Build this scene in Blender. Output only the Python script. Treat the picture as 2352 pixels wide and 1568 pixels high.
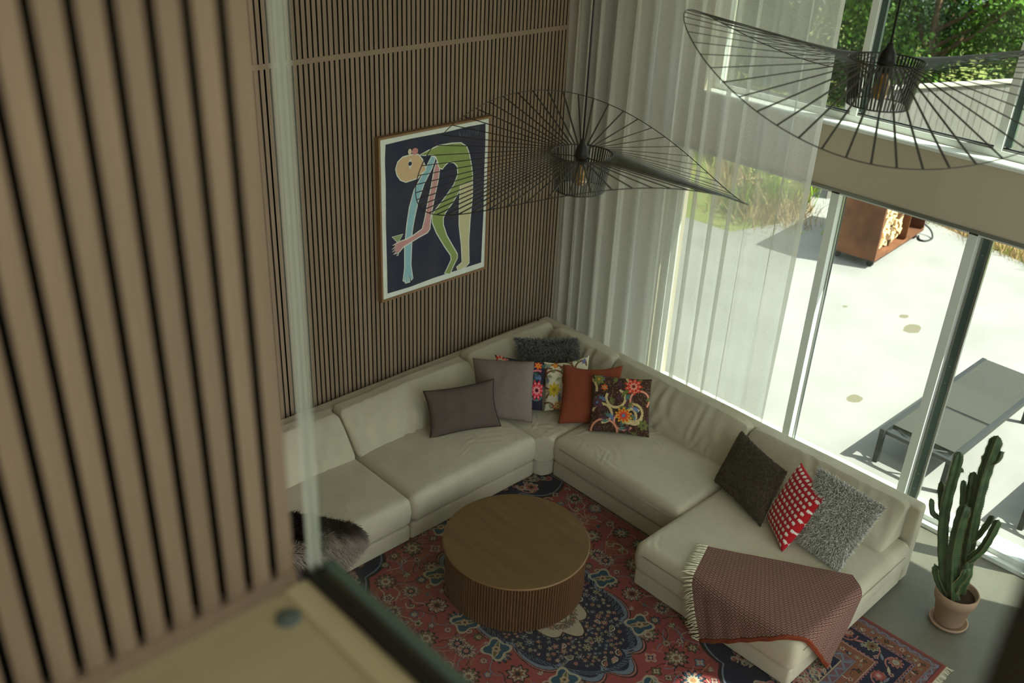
import bpy, bmesh, math, random
import numpy as np
from mathutils import Matrix, Vector

for o in list(bpy.data.objects):
    bpy.data.objects.remove(o)
S = bpy.context.scene
COL = S.collection
rnd = random.Random(7)
rng = np.random.default_rng(7)

# ------------------------------------------------------------------ camera
# X runs along the slatted wall towards the window, Y along the window wall, Z up.
FPX = 2215.4
RC = Matrix(((0.72767642, -0.68455507, -0.04325946),
             (-0.29267632, -0.36691336, 0.88301481),
             (0.62034474, 0.62988804, 0.46734726)))
AX = [Vector((RC[i][0], RC[i][1], -RC[i][2])) for i in range(3)]      # camera right, down, forward in world axes
cam_d = bpy.data.cameras.new('camera')
cam = bpy.data.objects.new('camera', cam_d)
COL.objects.link(cam)
right, down, fwd = AX
cam.matrix_world = Matrix((
    (right.x, -down.x, -fwd.x, -6.570),
    (right.y, -down.y, -fwd.y, -5.603),
    (right.z, -down.z, -fwd.z, 4.650),
    (0, 0, 0, 1)))
cam_d.sensor_width = 36.0
cam_d.lens = FPX / 2352 * 36.0
cam_d.clip_start = 0.05
cam_d.dof.use_dof = True
cam_d.dof.focus_distance = 6.3
cam_d.dof.aperture_fstop = 2.0
S.camera = cam

# ------------------------------------------------------------------ light
W = bpy.data.worlds.new('sky')
S.world = W
W.use_nodes = True
wn = W.node_tree
bg = wn.nodes['Background']
sky = wn.nodes.new('ShaderNodeTexSky')
sky.sky_type = 'NISHITA'
sky.sun_disc = False
sky.sun_elevation = math.radians(51)
sky.sun_rotation = math.radians(152)
sky.air_density = 1.0
sky.dust_density = 3.0
mixw = wn.nodes.new('ShaderNodeMix'); mixw.data_type = 'RGBA'
mixw.inputs[0].default_value = 0.55
mixw.inputs[7].default_value = (4.6, 4.9, 4.7, 1)
wn.links.new(sky.outputs[0], mixw.inputs[6])
wn.links.new(mixw.outputs[2], bg.inputs[0])
bg.inputs[1].default_value = 0.22
SUN_TRAVEL = Vector((-0.29, 0.56, -0.777)).normalized()
sd = bpy.data.lights.new('sun', 'SUN')
sd.energy = 8.0
sd.color = (1.0, 0.96, 0.89)
sd.angle = math.radians(0.6)
sun = bpy.data.objects.new('sun', sd)
sun.rotation_euler = SUN_TRAVEL.to_track_quat('-Z', 'Y').to_euler()
sun.location = (6, -9, 12)
COL.objects.link(sun)

def portal(name, loc, rot, sx, sy):
    d = bpy.data.lights.new(name, 'AREA')
    d.shape = 'RECTANGLE'; d.size = sx; d.size_y = sy
    d.energy = 1.0
    d.cycles.is_portal = True
    o = bpy.data.objects.new(name, d)
    o.location = loc; o.rotation_euler = rot
    COL.objects.link(o)
portal('daylight_opening_lower', (0.30, -3.7, 1.19), (0, math.radians(90), 0), 2.38, 5.8)
portal('daylight_opening_upper', (0.30, -3.9, 3.63), (0, math.radians(90), 0), 1.52, 5.8)
portal('daylight_opening_end', (-3.2, -7.36, 1.95), (math.radians(90), 0, 0), 5.6, 3.9)
portal('daylight_opening_high', (-4.6, -7.36, 4.67), (math.radians(90), 0, 0), 2.8, 1.54)  # sky portal of the opening raised to brighten the left seats
portal('daylight_opening_landing', (-6.9, -7.36, 4.75), (math.radians(90), 0, 0), 1.2, 1.3)  # sky portal of the opening added to light the landing

S.view_settings.view_transform = 'Standard'
S.view_settings.look = 'None'
S.view_settings.exposure = 1.08
S.view_settings.gamma = 1.0
S.view_settings.use_curve_mapping = False
S.cycles.use_denoising = True
S.cycles.max_bounces = 7
S.cycles.diffuse_bounces = 4
S.cycles.adaptive_threshold = 0.02
S.cycles.glossy_bounces = 3
S.cycles.transmission_bounces = 6
S.cycles.transparent_max_bounces = 16
S.cycles.sample_clamp_indirect = 6.0
S.cycles.caustics_reflective = False
S.cycles.caustics_refractive = False

# ------------------------------------------------------------------ helpers
def lin(r, g, b):
    return tuple(((c / 255) / 12.92 if c / 255 <= 0.04045 else ((c / 255 + 0.055) / 1.055) ** 2.4) for c in (r, g, b))

def mesh_from(name, V, F, smooth=False, cols=None, uv=None):
    me = bpy.data.meshes.new(name)
    if isinstance(F, np.ndarray):
        V = np.asarray(V, np.float32); n = F.shape[1]
        me.vertices.add(len(V)); me.vertices.foreach_set('co', V.ravel())
        me.loops.add(F.size); me.loops.foreach_set('vertex_index', F.ravel().astype(np.int32))
        me.polygons.add(len(F))
        me.polygons.foreach_set('loop_start', np.arange(0, F.size, n, dtype=np.int32))
        me.update(calc_edges=True)
    else:
        me.from_pydata([tuple(v) for v in V], [], F)
    if smooth:
        me.polygons.foreach_set('use_smooth', np.ones(len(me.polygons), bool))
    if cols is not None:
        a = me.color_attributes.new('Col', 'FLOAT_COLOR', 'POINT')
        c = np.ones((len(cols), 4), np.float32); c[:, :3] = cols
        a.data.foreach_set('color', c.ravel())
    if uv is not None:
        l = me.uv_layers.new(name='UVMap')
        idx = np.zeros(len(me.loops), np.int32); me.loops.foreach_get('vertex_index', idx)
        l.data.foreach_set('uv', np.asarray(uv, np.float32)[idx].ravel())
    me.validate()
    return me

def add(name, me, m, parent=None, loc=None):
    o = bpy.data.objects.new(name, me)
    if m is not None:
        if not me.materials:
            me.materials.append(m)
    COL.objects.link(o)
    if parent is not None:
        o.parent = parent
    if loc is not None:
        o.location = loc
    return o

def tag(o, label, cat=None, group=None, kind=None):
    o['label'] = label
    if cat: o['category'] = cat
    if group: o['group'] = group
    if kind: o['kind'] = kind
    return o

def thing(name, label, cat, loc=(0, 0, 0), group=None, kind=None, rz=0):
    o = bpy.data.objects.new(name, None)
    o.empty_display_size = 0.1
    o.location = loc; o.rotation_euler = (0, 0, rz)
    COL.objects.link(o)
    return tag(o, label, cat, group, kind)

BOXF = [(0, 3, 2, 1), (4, 5, 6, 7), (0, 1, 5, 4), (1, 2, 6, 5), (2, 3, 7, 6), (3, 0, 4, 7)]
def boxv(x0, x1, y0, y1, z0, z1):
    x0, x1 = min(x0, x1), max(x0, x1); y0, y1 = min(y0, y1), max(y0, y1); z0, z1 = min(z0, z1), max(z0, z1)
    return [(x0, y0, z0), (x1, y0, z0), (x1, y1, z0), (x0, y1, z0), (x0, y0, z1), (x1, y0, z1), (x1, y1, z1), (x0, y1, z1)]

class MB:
    def __init__(s): s.v = []; s.f = []
    def add(s, V, F):
        k = len(s.v); s.v += [tuple(v) for v in V]; s.f += [tuple(i + k for i in f) for f in F]; return s
    def box(s, *a): return s.add(boxv(*a), BOXF)
    def tube(s, pts, r, n=8, caps=True, rs=None):
        V, F = tubev(pts, r, n, caps, rs); return s.add(V, F)
    def make(s, name, m, parent=None, smooth=False, bevel=0, loc=None):
        me = mesh_from(name, s.v, s.f, smooth)
        if bevel:
            bm = bmesh.new(); bm.from_mesh(me)
            bmesh.ops.bevel(bm, geom=bm.edges[:], offset=bevel, segments=2, affect='EDGES', profile=0.6)
            bm.to_mesh(me); bm.free()
            if smooth:
                me.polygons.foreach_set('use_smooth', np.ones(len(me.polygons), bool))
        return add(name, me, m, parent, loc)

def tubev(pts, r, n=8, caps=True, rs=None):
    P = [Vector(p) for p in pts]; V = []; F = []
    up = None
    for i, p in enumerate(P):
        t = (P[min(i + 1, len(P) - 1)] - P[max(i - 1, 0)]).normalized()
        if up is None:
            up = t.orthogonal().normalized()
        else:
            up = (up - t * up.dot(t)).normalized()
        b = t.cross(up)
        rr = rs[i] if rs else r
        for k in range(n):
            a = 2 * math.pi * k / n
            V.append(p + (up * math.cos(a) + b * math.sin(a)) * rr)
    for i in range(len(P) - 1):
        for k in range(n):
            F.append((i * n + k, i * n + (k + 1) % n, (i + 1) * n + (k + 1) % n, (i + 1) * n + k))
    if caps:
        F.append(tuple(range(n - 1, -1, -1))); F.append(tuple((len(P) - 1) * n + k for k in range(n)))
    return V, F

def loop_tube(pts, r, n=6):
    P = [Vector(p) for p in pts]; N = len(P); V = []; F = []
    for i, p in enumerate(P):
        t = (P[(i + 1) % N] - P[i - 1]).normalized()
        u = Vector((0, 0, 1)); u = (u - t * u.dot(t)).normalized(); b = t.cross(u)
        for k in range(n):
            a = 2 * math.pi * k / n
            V.append(p + (u * math.cos(a) + b * math.sin(a)) * r)
    for i in range(N):
        j = (i + 1) % N
        for k in range(n):
            F.append((i * n + k, i * n + (k + 1) % n, j * n + (k + 1) % n, j * n + k))
    return V, F

def lathe(prof, n=48, c=(0, 0, 0)):
    V = []; F = []
    for r, z in prof:
        for k in range(n):
            a = 2 * math.pi * k / n
            V.append((c[0] + r * math.cos(a), c[1] + r * math.sin(a), c[2] + z))
    for i in range(len(prof) - 1):
        for k in range(n):
            F.append((i * n + k, i * n + (k + 1) % n, (i + 1) * n + (k + 1) % n, (i + 1) * n + k))
    return V, F

def one(name, shape, m, parent=None, smooth=False):
    return add(name, mesh_from(name, shape[0], shape[1], smooth), m, parent)

def vnoise(P, seed, scale=1.0, octaves=3):
    """cheap smooth pseudo noise from warped sines, P is (n, 3)"""
    r = np.random.default_rng(seed); out = np.zeros(len(P)); amp = 1.0; f = scale
    for _ in range(octaves):
        for _ in range(3):
            d = r.normal(size=3); d /= np.linalg.norm(d)
            d2 = r.normal(size=3); d2 /= np.linalg.norm(d2)
            out += amp * np.sin(f * (P @ d) + r.uniform(0, 6.28) + 1.3 * np.sin(f * 0.7 * (P @ d2) + r.uniform(0, 6.28))) / 3
        amp *= 0.5; f *= 2.1
    return out

# ------------------------------------------------------------------ materials
def nmat(name):
    m = bpy.data.materials.new(name); m.use_nodes = True
    nt = m.node_tree; b = nt.nodes['Principled BSDF']
    return m, nt, b

def nd(nt, t, **kw):
    n = nt.nodes.new('ShaderNode' + t)
    for k, v in kw.items():
        setattr(n, k, v)
    return n

def mat(name, col, rough=0.6, spec=0.3, metal=0.0, var=0.0, vscale=8.0, stretch=(1, 1, 1), bump=0.0, bscale=60.0,
        bstretch=(1, 1, 1), objrand=0.0, vcol=False, sheen=0.0, coat=0.0, col2=None, detail=5.0, bdist=0.004):
    m, nt, b = nmat(name)
    L = nt.links
    b.inputs['Roughness'].default_value = rough
    b.inputs['Specular IOR Level'].default_value = spec
    b.inputs['Metallic'].default_value = metal
    b.inputs['Sheen Weight'].default_value = sheen
    b.inputs['Coat Weight'].default_value = coat
    tc = nd(nt, 'TexCoord')
    if vcol:
        a = nd(nt, 'VertexColor', layer_name='Col'); csock = a.outputs[0]
    else:
        rgb = nd(nt, 'RGB'); rgb.outputs[0].default_value = (*col, 1); csock = rgb.outputs[0]
    if var > 0 or col2 is not None:
        mp = nd(nt, 'Mapping'); mp.inputs['Scale'].default_value = stretch
        L.new(tc.outputs['Object'], mp.inputs[0])
        nz = nd(nt, 'TexNoise'); nz.inputs['Scale'].default_value = vscale; nz.inputs['Detail'].default_value = detail
        L.new(mp.outputs[0], nz.inputs['Vector'])
        if col2 is not None:
            cr = nd(nt, 'ValToRGB'); cr.color_ramp.elements[0].position = 0.35; cr.color_ramp.elements[1].position = 0.65
            cr.color_ramp.elements[0].color = (*col2, 1); cr.color_ramp.elements[1].color = (*col, 1)
            L.new(nz.outputs[0], cr.inputs[0]); csock = cr.outputs[0]
        if var > 0:
            mr = nd(nt, 'MapRange'); mr.inputs[1].default_value = 0.25; mr.inputs[2].default_value = 0.75
            mr.inputs[3].default_value = 1 - var; mr.inputs[4].default_value = 1 + var
            L.new(nz.outputs[0], mr.inputs[0])
            vm = nd(nt, 'VectorMath', operation='SCALE'); L.new(csock, vm.inputs[0]); L.new(mr.outputs[0], vm.inputs['Scale'])
            csock = vm.outputs[0]
    if objrand > 0:
        oi = nd(nt, 'ObjectInfo'); mr2 = nd(nt, 'MapRange')
        mr2.inputs[3].default_value = 1 - objrand; mr2.inputs[4].default_value = 1 + objrand
        L.new(oi.outputs['Random'], mr2.inputs[0])
        vm2 = nd(nt, 'VectorMath', operation='SCALE'); L.new(csock, vm2.inputs[0]); L.new(mr2.outputs[0], vm2.inputs['Scale'])
        csock = vm2.outputs[0]
    L.new(csock, b.inputs['Base Color'])
    if bump > 0:
        mp2 = nd(nt, 'Mapping'); mp2.inputs['Scale'].default_value = bstretch
        L.new(tc.outputs['Object'], mp2.inputs[0])
        n2 = nd(nt, 'TexNoise'); n2.inputs['Scale'].default_value = bscale; n2.inputs['Detail'].default_value = 4
        L.new(mp2.outputs[0], n2.inputs['Vector'])
        bp = nd(nt, 'Bump'); bp.inputs['Strength'].default_value = bump; bp.inputs['Distance'].default_value = bdist
        L.new(n2.outputs[0], bp.inputs['Height']); L.new(bp.outputs[0], b.inputs['Normal'])
    return m

def glass_mat(name, tint=(0.93, 0.97, 0.95), refl=1.0):
    m = bpy.data.materials.new(name); m.use_nodes = True
    nt = m.node_tree; nt.nodes.clear(); L = nt.links
    out = nd(nt, 'OutputMaterial'); mx = nd(nt, 'MixShader'); tr = nd(nt, 'BsdfTransparent'); gl = nd(nt, 'BsdfGlossy')
    lw = nd(nt, 'LayerWeight'); lw.inputs[0].default_value = 0.5
    pw = nd(nt, 'Math', operation='POWER'); pw.inputs[1].default_value = 5.0; L.new(lw.outputs['Facing'], pw.inputs[0])
    fr = nd(nt, 'Math', operation='MULTIPLY_ADD'); fr.inputs[1].default_value = 0.9; fr.inputs[2].default_value = 0.035; L.new(pw.outputs[0], fr.inputs[0])
    tr.inputs[0].default_value = (*tint, 1); gl.inputs['Roughness'].default_value = 0.02
    gl.inputs[0].default_value = (refl, refl, refl, 1)
    L.new(fr.outputs[0], mx.inputs[0]); L.new(tr.outputs[0], mx.inputs[1]); L.new(gl.outputs[0], mx.inputs[2])
    L.new(mx.outputs[0], out.inputs[0])
    return m

M = {}
M['slat'] = mat('slat oak', lin(138, 119, 98), 0.55, 0.3, var=0.16, vscale=6, stretch=(30, 30, 1.2), objrand=0.10)
M['felt'] = mat('black felt', (0.006, 0.006, 0.006), 0.95, 0.05, bump=0.3, bscale=300)
M['plaster'] = mat('warm white plaster', lin(236, 233, 222), 0.85, 0.15, var=0.03, vscale=3, bump=0.08, bscale=120)
M['beamwall'] = mat('greige painted plaster', lin(186, 176, 154), 0.85, 0.15, var=0.02, vscale=3, bump=0.06, bscale=120)
M['white'] = mat('white lacquered frame', lin(222, 226, 218), 0.35, 0.4, var=0.02)
M['gasket'] = mat('dark rubber gasket', lin(34, 42, 42), 0.5, 0.3, var=0.05)
M['greenmetal'] = mat('dark green grey aluminium', lin(70, 88, 84), 0.35, 0.5, metal=0.3, var=0.04)
M['alu'] = mat('brushed aluminium', lin(150, 152, 146), 0.35, 0.5, metal=0.8, var=0.05)
M['pane'] = glass_mat('window glass')
M['railglass'] = glass_mat('rail glass', (0.95, 0.97, 0.95), 0.5)

def floor_mat():
    m, nt, b = nmat('polished concrete')
    L = nt.links
    tc = nd(nt, 'TexCoord')
    n1 = nd(nt, 'TexNoise'); n1.inputs['Scale'].default_value = 1.6; n1.inputs['Detail'].default_value = 7
    n2 = nd(nt, 'TexNoise'); n2.inputs['Scale'].default_value = 45; n2.inputs['Detail'].default_value = 3
    L.new(tc.outputs['Object'], n1.inputs['Vector']); L.new(tc.outputs['Object'], n2.inputs['Vector'])
    cr = nd(nt, 'ValToRGB')
    cr.color_ramp.elements[0].position = 0.3; cr.color_ramp.elements[0].color = (*lin(92, 91, 79), 1)
    cr.color_ramp.elements[1].position = 0.7; cr.color_ramp.elements[1].color = (*lin(108, 106, 92), 1)
    L.new(n1.outputs[0], cr.inputs[0])
    mr = nd(nt, 'MapRange'); mr.inputs[1].default_value = 0.3; mr.inputs[2].default_value = 0.7; mr.inputs[3].default_value = 0.93; mr.inputs[4].default_value = 1.05
    L.new(n2.outputs[0], mr.inputs[0])
    vm = nd(nt, 'VectorMath', operation='SCALE'); L.new(cr.outputs[0], vm.inputs[0]); L.new(mr.outputs[0], vm.inputs['Scale'])
    L.new(vm.outputs[0], b.inputs['Base Color'])
    b.inputs['Roughness'].default_value = 0.5; b.inputs['Specular IOR Level'].default_value = 0.25
    return m
M['floor'] = floor_mat()

def terrace_mat():
    m, nt, b = nmat('pale terrace concrete')
    L = nt.links
    tc = nd(nt, 'TexCoord')
    n1 = nd(nt, 'TexNoise'); n1.inputs['Scale'].default_value = 1.1; n1.inputs['Detail'].default_value = 8
    L.new(tc.outputs['Object'], n1.inputs['Vector'])
    cr = nd(nt, 'ValToRGB')
    cr.color_ramp.elements[0].position = 0.3; cr.color_ramp.elements[0].color = (*lin(124, 122, 118), 1)
    cr.color_ramp.elements[1].position = 0.65; cr.color_ramp.elements[1].color = (*lin(138, 136, 132), 1)
    L.new(n1.outputs[0], cr.inputs[0])
    # damp stains with shapes of their own
    prev = cr.outputs[0]
    n3 = nd(nt, 'TexNoise'); n3.inputs['Scale'].default_value = 9; n3.inputs['Detail'].default_value = 4
    L.new(tc.outputs['Object'], n3.inputs['Vector'])
    for (x, y, r, sx) in [(1.46, -2.20, 0.085, 1.0), (3.37, -1.84, 0.14, 1.2), (3.6, -1.62, 0.06, 1.0), (2.2, -2.75, 0.05, 0.6), (4.5, -1.9, 0.08, 0.7), (3.3, -1.05, 0.05, 1.0)]:
        sub = nd(nt, 'VectorMath', operation='SUBTRACT'); sub.inputs[1].default_value = (x, y, 0)
        L.new(tc.outputs['Object'], sub.inputs[0])
        scl = nd(nt, 'VectorMath', operation='MULTIPLY'); scl.inputs[1].default_value = (1, sx * 1.5, 0)
        L.new(sub.outputs[0], scl.inputs[0])
        ln = nd(nt, 'VectorMath', operation='LENGTH'); L.new(scl.outputs[0], ln.inputs[0])
        ad = nd(nt, 'Math', operation='MULTIPLY_ADD'); ad.inputs[1].default_value = 0.14; L.new(n3.outputs[0], ad.inputs[0]); L.new(ln.outputs['Value'], ad.inputs[2])
        st = nd(nt, 'MapRange'); st.inputs[1].default_value = r + 0.07; st.inputs[2].default_value = r + 0.085; st.inputs[3].default_value = 0.85; st.inputs[4].default_value = 0
        L.new(ad.outputs[0], st.inputs[0])
        mx = nd(nt, 'Mix', data_type='RGBA'); mx.inputs[7].default_value = (*lin(98, 92, 70), 1)
        L.new(st.outputs[0], mx.inputs[0]); L.new(prev, mx.inputs[6]); prev = mx.outputs[2]
    L.new(prev, b.inputs['Base Color'])
    b.inputs['Roughness'].default_value = 0.85; b.inputs['Specular IOR Level'].default_value = 0.2
    return m
M['terrace'] = terrace_mat()

def sheer_mat():
    m = bpy.data.materials.new('sheer linen curtain'); m.use_nodes = True
    nt = m.node_tree; nt.nodes.clear(); L = nt.links
    out = nd(nt, 'OutputMaterial'); mx = nd(nt, 'MixShader'); m2 = nd(nt, 'MixShader')
    tr = nd(nt, 'BsdfTransparent'); tl = nd(nt, 'BsdfTranslucent'); df = nd(nt, 'BsdfDiffuse')
    tr.inputs[0].default_value = (0.96, 0.97, 0.95, 1)
    tl.inputs[0].default_value = (0.84, 0.83, 0.77, 1); df.inputs[0].default_value = (0.86, 0.83, 0.75, 1)
    tc = nd(nt, 'TexCoord'); mp = nd(nt, 'Mapping'); mp.inputs['Scale'].default_value = (60, 60, 400)
    nz = nd(nt, 'TexNoise'); nz.inputs['Scale'].default_value = 1; nz.inputs['Detail'].default_value = 2
    L.new(tc.outputs['Object'], mp.inputs[0]); L.new(mp.outputs[0], nz.inputs['Vector'])
    mr = nd(nt, 'MapRange'); mr.inputs[1].default_value = 0.3; mr.inputs[2].default_value = 0.7; mr.inputs[3].default_value = 0.52; mr.inputs[4].default_value = 0.66
    L.new(nz.outputs[0], mr.inputs[0]); L.new(mr.outputs[0], mx.inputs[0])
    m2.inputs[0].default_value = 0.5
    L.new(tl.outputs[0], m2.inputs[1]); L.new(df.outputs[0], m2.inputs[2])
    L.new(tr.outputs[0], mx.inputs[1]); L.new(m2.outputs[0], mx.inputs[2]); L.new(mx.outputs[0], out.inputs[0])
    return m
M['sheer'] = sheer_mat()
def edge_mat():
    m = bpy.data.materials.new('ground glass edge'); m.use_nodes = True
    nt = m.node_tree; nt.nodes.clear(); L = nt.links
    out = nd(nt, 'OutputMaterial'); mx = nd(nt, 'MixShader'); m2 = nd(nt, 'MixShader'); tl = nd(nt, 'BsdfTranslucent'); df = nd(nt, 'BsdfDiffuse'); tr = nd(nt, 'BsdfTransparent')
    tl.inputs[0].default_value = (0.90, 0.95, 0.86, 1); df.inputs[0].default_value = (0.85, 0.9, 0.80, 1)
    m2.inputs[0].default_value = 0.3; mx.inputs[0].default_value = 0.72
    L.new(tl.outputs[0], m2.inputs[1]); L.new(df.outputs[0], m2.inputs[2]); L.new(tr.outputs[0], mx.inputs[1]); L.new(m2.outputs[0], mx.inputs[2]); L.new(mx.outputs[0], out.inputs[0])
    return m

M['sofa'] = mat('stone linen upholstery', lin(190, 182, 158), 0.9, 0.12, var=0.07, vscale=6, bump=0.5, bscale=26, bdist=0.006, sheen=0.15)
M['seam'] = mat('upholstery seam', lin(170, 162, 140), 0.9, 0.1, var=0.03)
M['vcloth'] = mat('printed cotton', (1, 1, 1), 0.9, 0.1, vcol=True, bump=0.3, bscale=25, bdist=0.006, sheen=0.05)
M['vrug'] = mat('wool rug pile', (1, 1, 1), 0.95, 0.05, vcol=True, bump=0.25, bscale=220, bdist=0.003, var=0.10, vscale=70, sheen=0.0)
M['vfur'] = mat('strand pile', (1, 1, 1), 0.85, 0.15, vcol=True, var=0.05)
M['rugfringe'] = mat('cream wool fringe', lin(196, 190, 165), 0.95, 0.05, var=0.1, vscale=80)
M['tabletop'] = mat('walnut veneer top', lin(104, 80, 48), 0.42, 0.35, var=0.22, vscale=2.2, stretch=(9, 0.9, 1), detail=7)
M['tableslat'] = mat('walnut fluting', lin(92, 60, 37), 0.5, 0.35, var=0.18, vscale=5, stretch=(8, 8, 1), objrand=0.10)
M['blackmetal'] = mat('matt black steel', lin(24, 22, 22), 0.45, 0.4, metal=0.0, var=0.05)
M['fibre'] = mat('black fibreglass rod', lin(36, 36, 34), 0.36, 0.6, var=0.05)
M['terracotta'] = mat('terracotta', lin(162, 134, 110), 0.85, 0.15, var=0.10, vscale=9, bump=0.12, bscale=90)
M['soil'] = mat('potting soil', lin(52, 40, 30), 0.95, 0.1, var=0.4, vscale=90, bump=0.9, bscale=140, bdist=0.01)
M['cactus'] = mat('cactus skin', lin(58, 84, 46), 0.5, 0.4, var=0.18, vscale=14, col2=lin(38, 62, 36))
M['spine'] = mat('cactus spines', lin(150, 138, 92), 0.7, 0.2, var=0.1)
M['frame'] = mat('light walnut frame', lin(140, 106, 74), 0.5, 0.3, var=0.12, vscale=5, stretch=(8, 8, 8))
M['ledge'] = mat('pale oak board', lin(182, 170, 138), 0.45, 0.3, var=0.07, vscale=2.5, stretch=(1.2, 12, 1))
M['ledge2'] = mat('pale oak nosing', lin(196, 184, 150), 0.45, 0.3, var=0.06, vscale=2.5, stretch=(12, 1.2, 1))
M['corten'] = mat('corten steel', lin(112, 72, 48), 0.8, 0.2, metal=0.0, var=0.2, vscale=3.5, col2=lin(92, 58, 40), bump=0.15, bscale=70)
M['log'] = mat('split birch firewood', lin(214, 186, 142), 0.9, 0.1, var=0.25, vscale=10, objrand=0.18)
M['bark'] = mat('firewood bark', lin(120, 96, 72), 0.9, 0.1, var=0.3, vscale=15, objrand=0.15)
M['outmetal'] = mat('dark grey aluminium tube', lin(44, 46, 46), 0.45, 0.4, metal=0.3, var=0.06)
M['mesh'] = mat('grey outdoor textile', lin(60, 60, 55), 0.85, 0.2, var=0.10, vscale=120, bump=0.4, bscale=400)
M['fence'] = mat('weathered grey boards', lin(112, 109, 104), 0.9, 0.1, var=0.14, vscale=4, stretch=(10, 10, 1), objrand=0.08)
M['fencecap'] = mat('pale fence cap', lin(170, 164, 154), 0.9, 0.1, var=0.08)
M['grass'] = mat('lawn grass', lin(106, 122, 66), 0.95, 0.05, var=0.3, vscale=7, col2=lin(140, 140, 80), bump=0.8, bscale=60, bdist=0.03)
M['blade'] = mat('grass blades', lin(122, 150, 56), 0.8, 0.1, vcol=True, var=0.1)
M['leaf'] = mat('tree leaves', lin(80, 118, 40), 0.7, 0.2, vcol=True, var=0.1)
M['trunk'] = mat('tree bark', lin(92, 76, 58), 0.95, 0.05, var=0.25, vscale=8)
M['stone'] = mat('pale garden stone', lin(190, 186, 176), 0.9, 0.1, var=0.12, vscale=4)
M['cable'] = mat('black rubber cable', lin(30, 32, 32), 0.5, 0.3, var=0.05)
M['cap'] = mat('blue grey plastic cap', lin(96, 108, 106), 0.5, 0.3, var=0.03)

# ------------------------------------------------------------------ the room
def struct(o, label):
    return tag(o, label, kind='structure')

struct(MB().box(-8.2, 0.30, -7.35, 0.12, -0.12, 0.0).make('floor', M['floor']), 'polished grey concrete floor of the living room')
struct(MB().box(-8.2, 0.30, -7.35, 0.12, 5.6, 5.75).make('ceiling', M['plaster']), 'white ceiling above the tall living room')
struct(MB().box(-8.2, -8.05, -7.35, 0.12, 0.0, 5.6).make('wall_left', M['plaster']), 'plain white wall at the far left of the room')
EY0, EY1 = -7.35, -7.2
wf = struct(MB().box(-8.05, -6.0, EY0, EY1, 0, 4.1).box(-8.05, -6.0, EY0, EY1, 5.4, 5.6).box(-8.05, -7.5, EY0, EY1, 4.1, 5.4).box(-6.3, -6.0, EY0, EY1, 4.1, 5.4).box(-3.2, -0.88, EY0, EY1, 3.9, 5.6).box(-6.0, -3.2, EY0, EY1, 5.45, 5.6).box(-0.50, 0.3, EY0, EY1, 0, 5.6)
            .make('wall_front', M['plaster']), 'white end wall with openings shaped to light the room, behind the viewer')  # unseen wall; its openings are placed and sized to bring light in

# slatted wall: black felt backing, slats and one cross strip
PITCH = 0.0407
M['slatside'] = mat('black-stained slat side', lin(30, 26, 22), 0.9, 0.1, var=0.1)
def dark_sides(me):          # only the front of a slat is veneered
    me.materials.append(M['slatside'])
    for k in (3, 5): me.polygons[k].material_index = 1
wb = thing('wall_back', 'wall clad in narrow vertical oak slats on black felt, behind the sofa', None, kind='structure')
MB().box(-8.05, 0.30, -0.010, 0.12, 0.0, 5.6).make('backing', M['felt'], wb)
sl_low = mesh_from('slat', boxv(0, 0.0275, -0.030, -0.010, 0.0, 3.243), BOXF); sl_low.materials.append(M['slat']); dark_sides(sl_low)
sl_up = mesh_from('slat', boxv(0, 0.0275, -0.030, -0.010, 3.277, 5.6), BOXF); sl_up.materials.append(M['slat']); dark_sides(sl_up)
for i in range(110):
    x = -0.47 - i * PITCH
    add('slat', sl_low, None, wb, (x, 0, 0)); add('slat', sl_up, None, wb, (x, 0, 0))
MB().box(-4.95, -0.42, -0.032, -0.010, 3.243, 3.277).make('joint_strip', M['slat'], wb)

# window wall: pier, spandrel beam, head
wr = thing('wall_right', 'greige plastered window wall with a deep beam between the two rows of glazing', None, kind='structure')
MB().box(0.0, 0.30, -0.78, -0.010, 0.0, 5.6).make('pier', M['beamwall'], wr)
MB().box(0.0, 0.30, -7.2, -0.78, 2.395, 2.845).make('beam', M['beamwall'], wr)
MB().box(0.0, 0.30, -1.00, -0.78, 2.845, 4.4).make('pier_upper', M['beamwall'], wr)
MB().box(0.0, 0.30, -7.2, -0.78, 4.4, 5.6).make('head', M['beamwall'], wr)
MB().box(0.0, 0.30, -7.2, -6.70, 0.0, 5.6).make('end_pier', M['beamwall'], wr)
MB().box(0.30, 0.46, -7.6, 0.3, 2.46, 2.56).make('added_sunshade', M['white'], None)  # unseen ledge added to stop the sun from reaching further across the floor
struct(bpy.data.objects['added_sunshade'], 'unseen ledge added outside at beam height to cut the sun')
MB().box(0.30, 0.60, -7.8, 0.5, 4.46, 4.60).make('roof', M['white'], None)
struct(bpy.data.objects['roof'], 'white roof overhang above the upper windows')

# upper window
MULL = [-2.215, -3.275, -4.335, -5.395, -6.455]
w1 = thing('window_1', 'upper row of white framed windows above the beam', None, kind='structure')
MB().box(-0.03, 0.14, -6.7, -1.0, 2.845, 2.868).make('window_sill', M['white'], w1, bevel=0.004)
MB().box(0.13, 0.20, -6.7, -1.0, 2.868, 2.915).make('bottom_rail', M['white'], w1, bevel=0.003)
MB().box(0.13, 0.20, -6.7, -1.0, 4.34, 4.40).make('top_rail', M['white'], w1)
MB().box(0.13, 0.20, -1.06, -1.0, 2.915, 4.34).make('jamb', M['white'], w1)
for y in MULL:
    MB().box(0.13, 0.20, y - 0.055, y, 2.915, 4.34).make('mullion', M['white'], w1, bevel=0.003)
    MB().box(0.20, 0.235, y - 0.075, y - 0.005, 2.90, 4.36).make('gasket', M['gasket'], w1)
    MB().box(0.165, 0.195, y - 0.100, y - 0.055, 2.94, 4.34).make('sash', M['greenmetal'], w1)
edges = [-1.06] + MULL + [-6.7]
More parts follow.
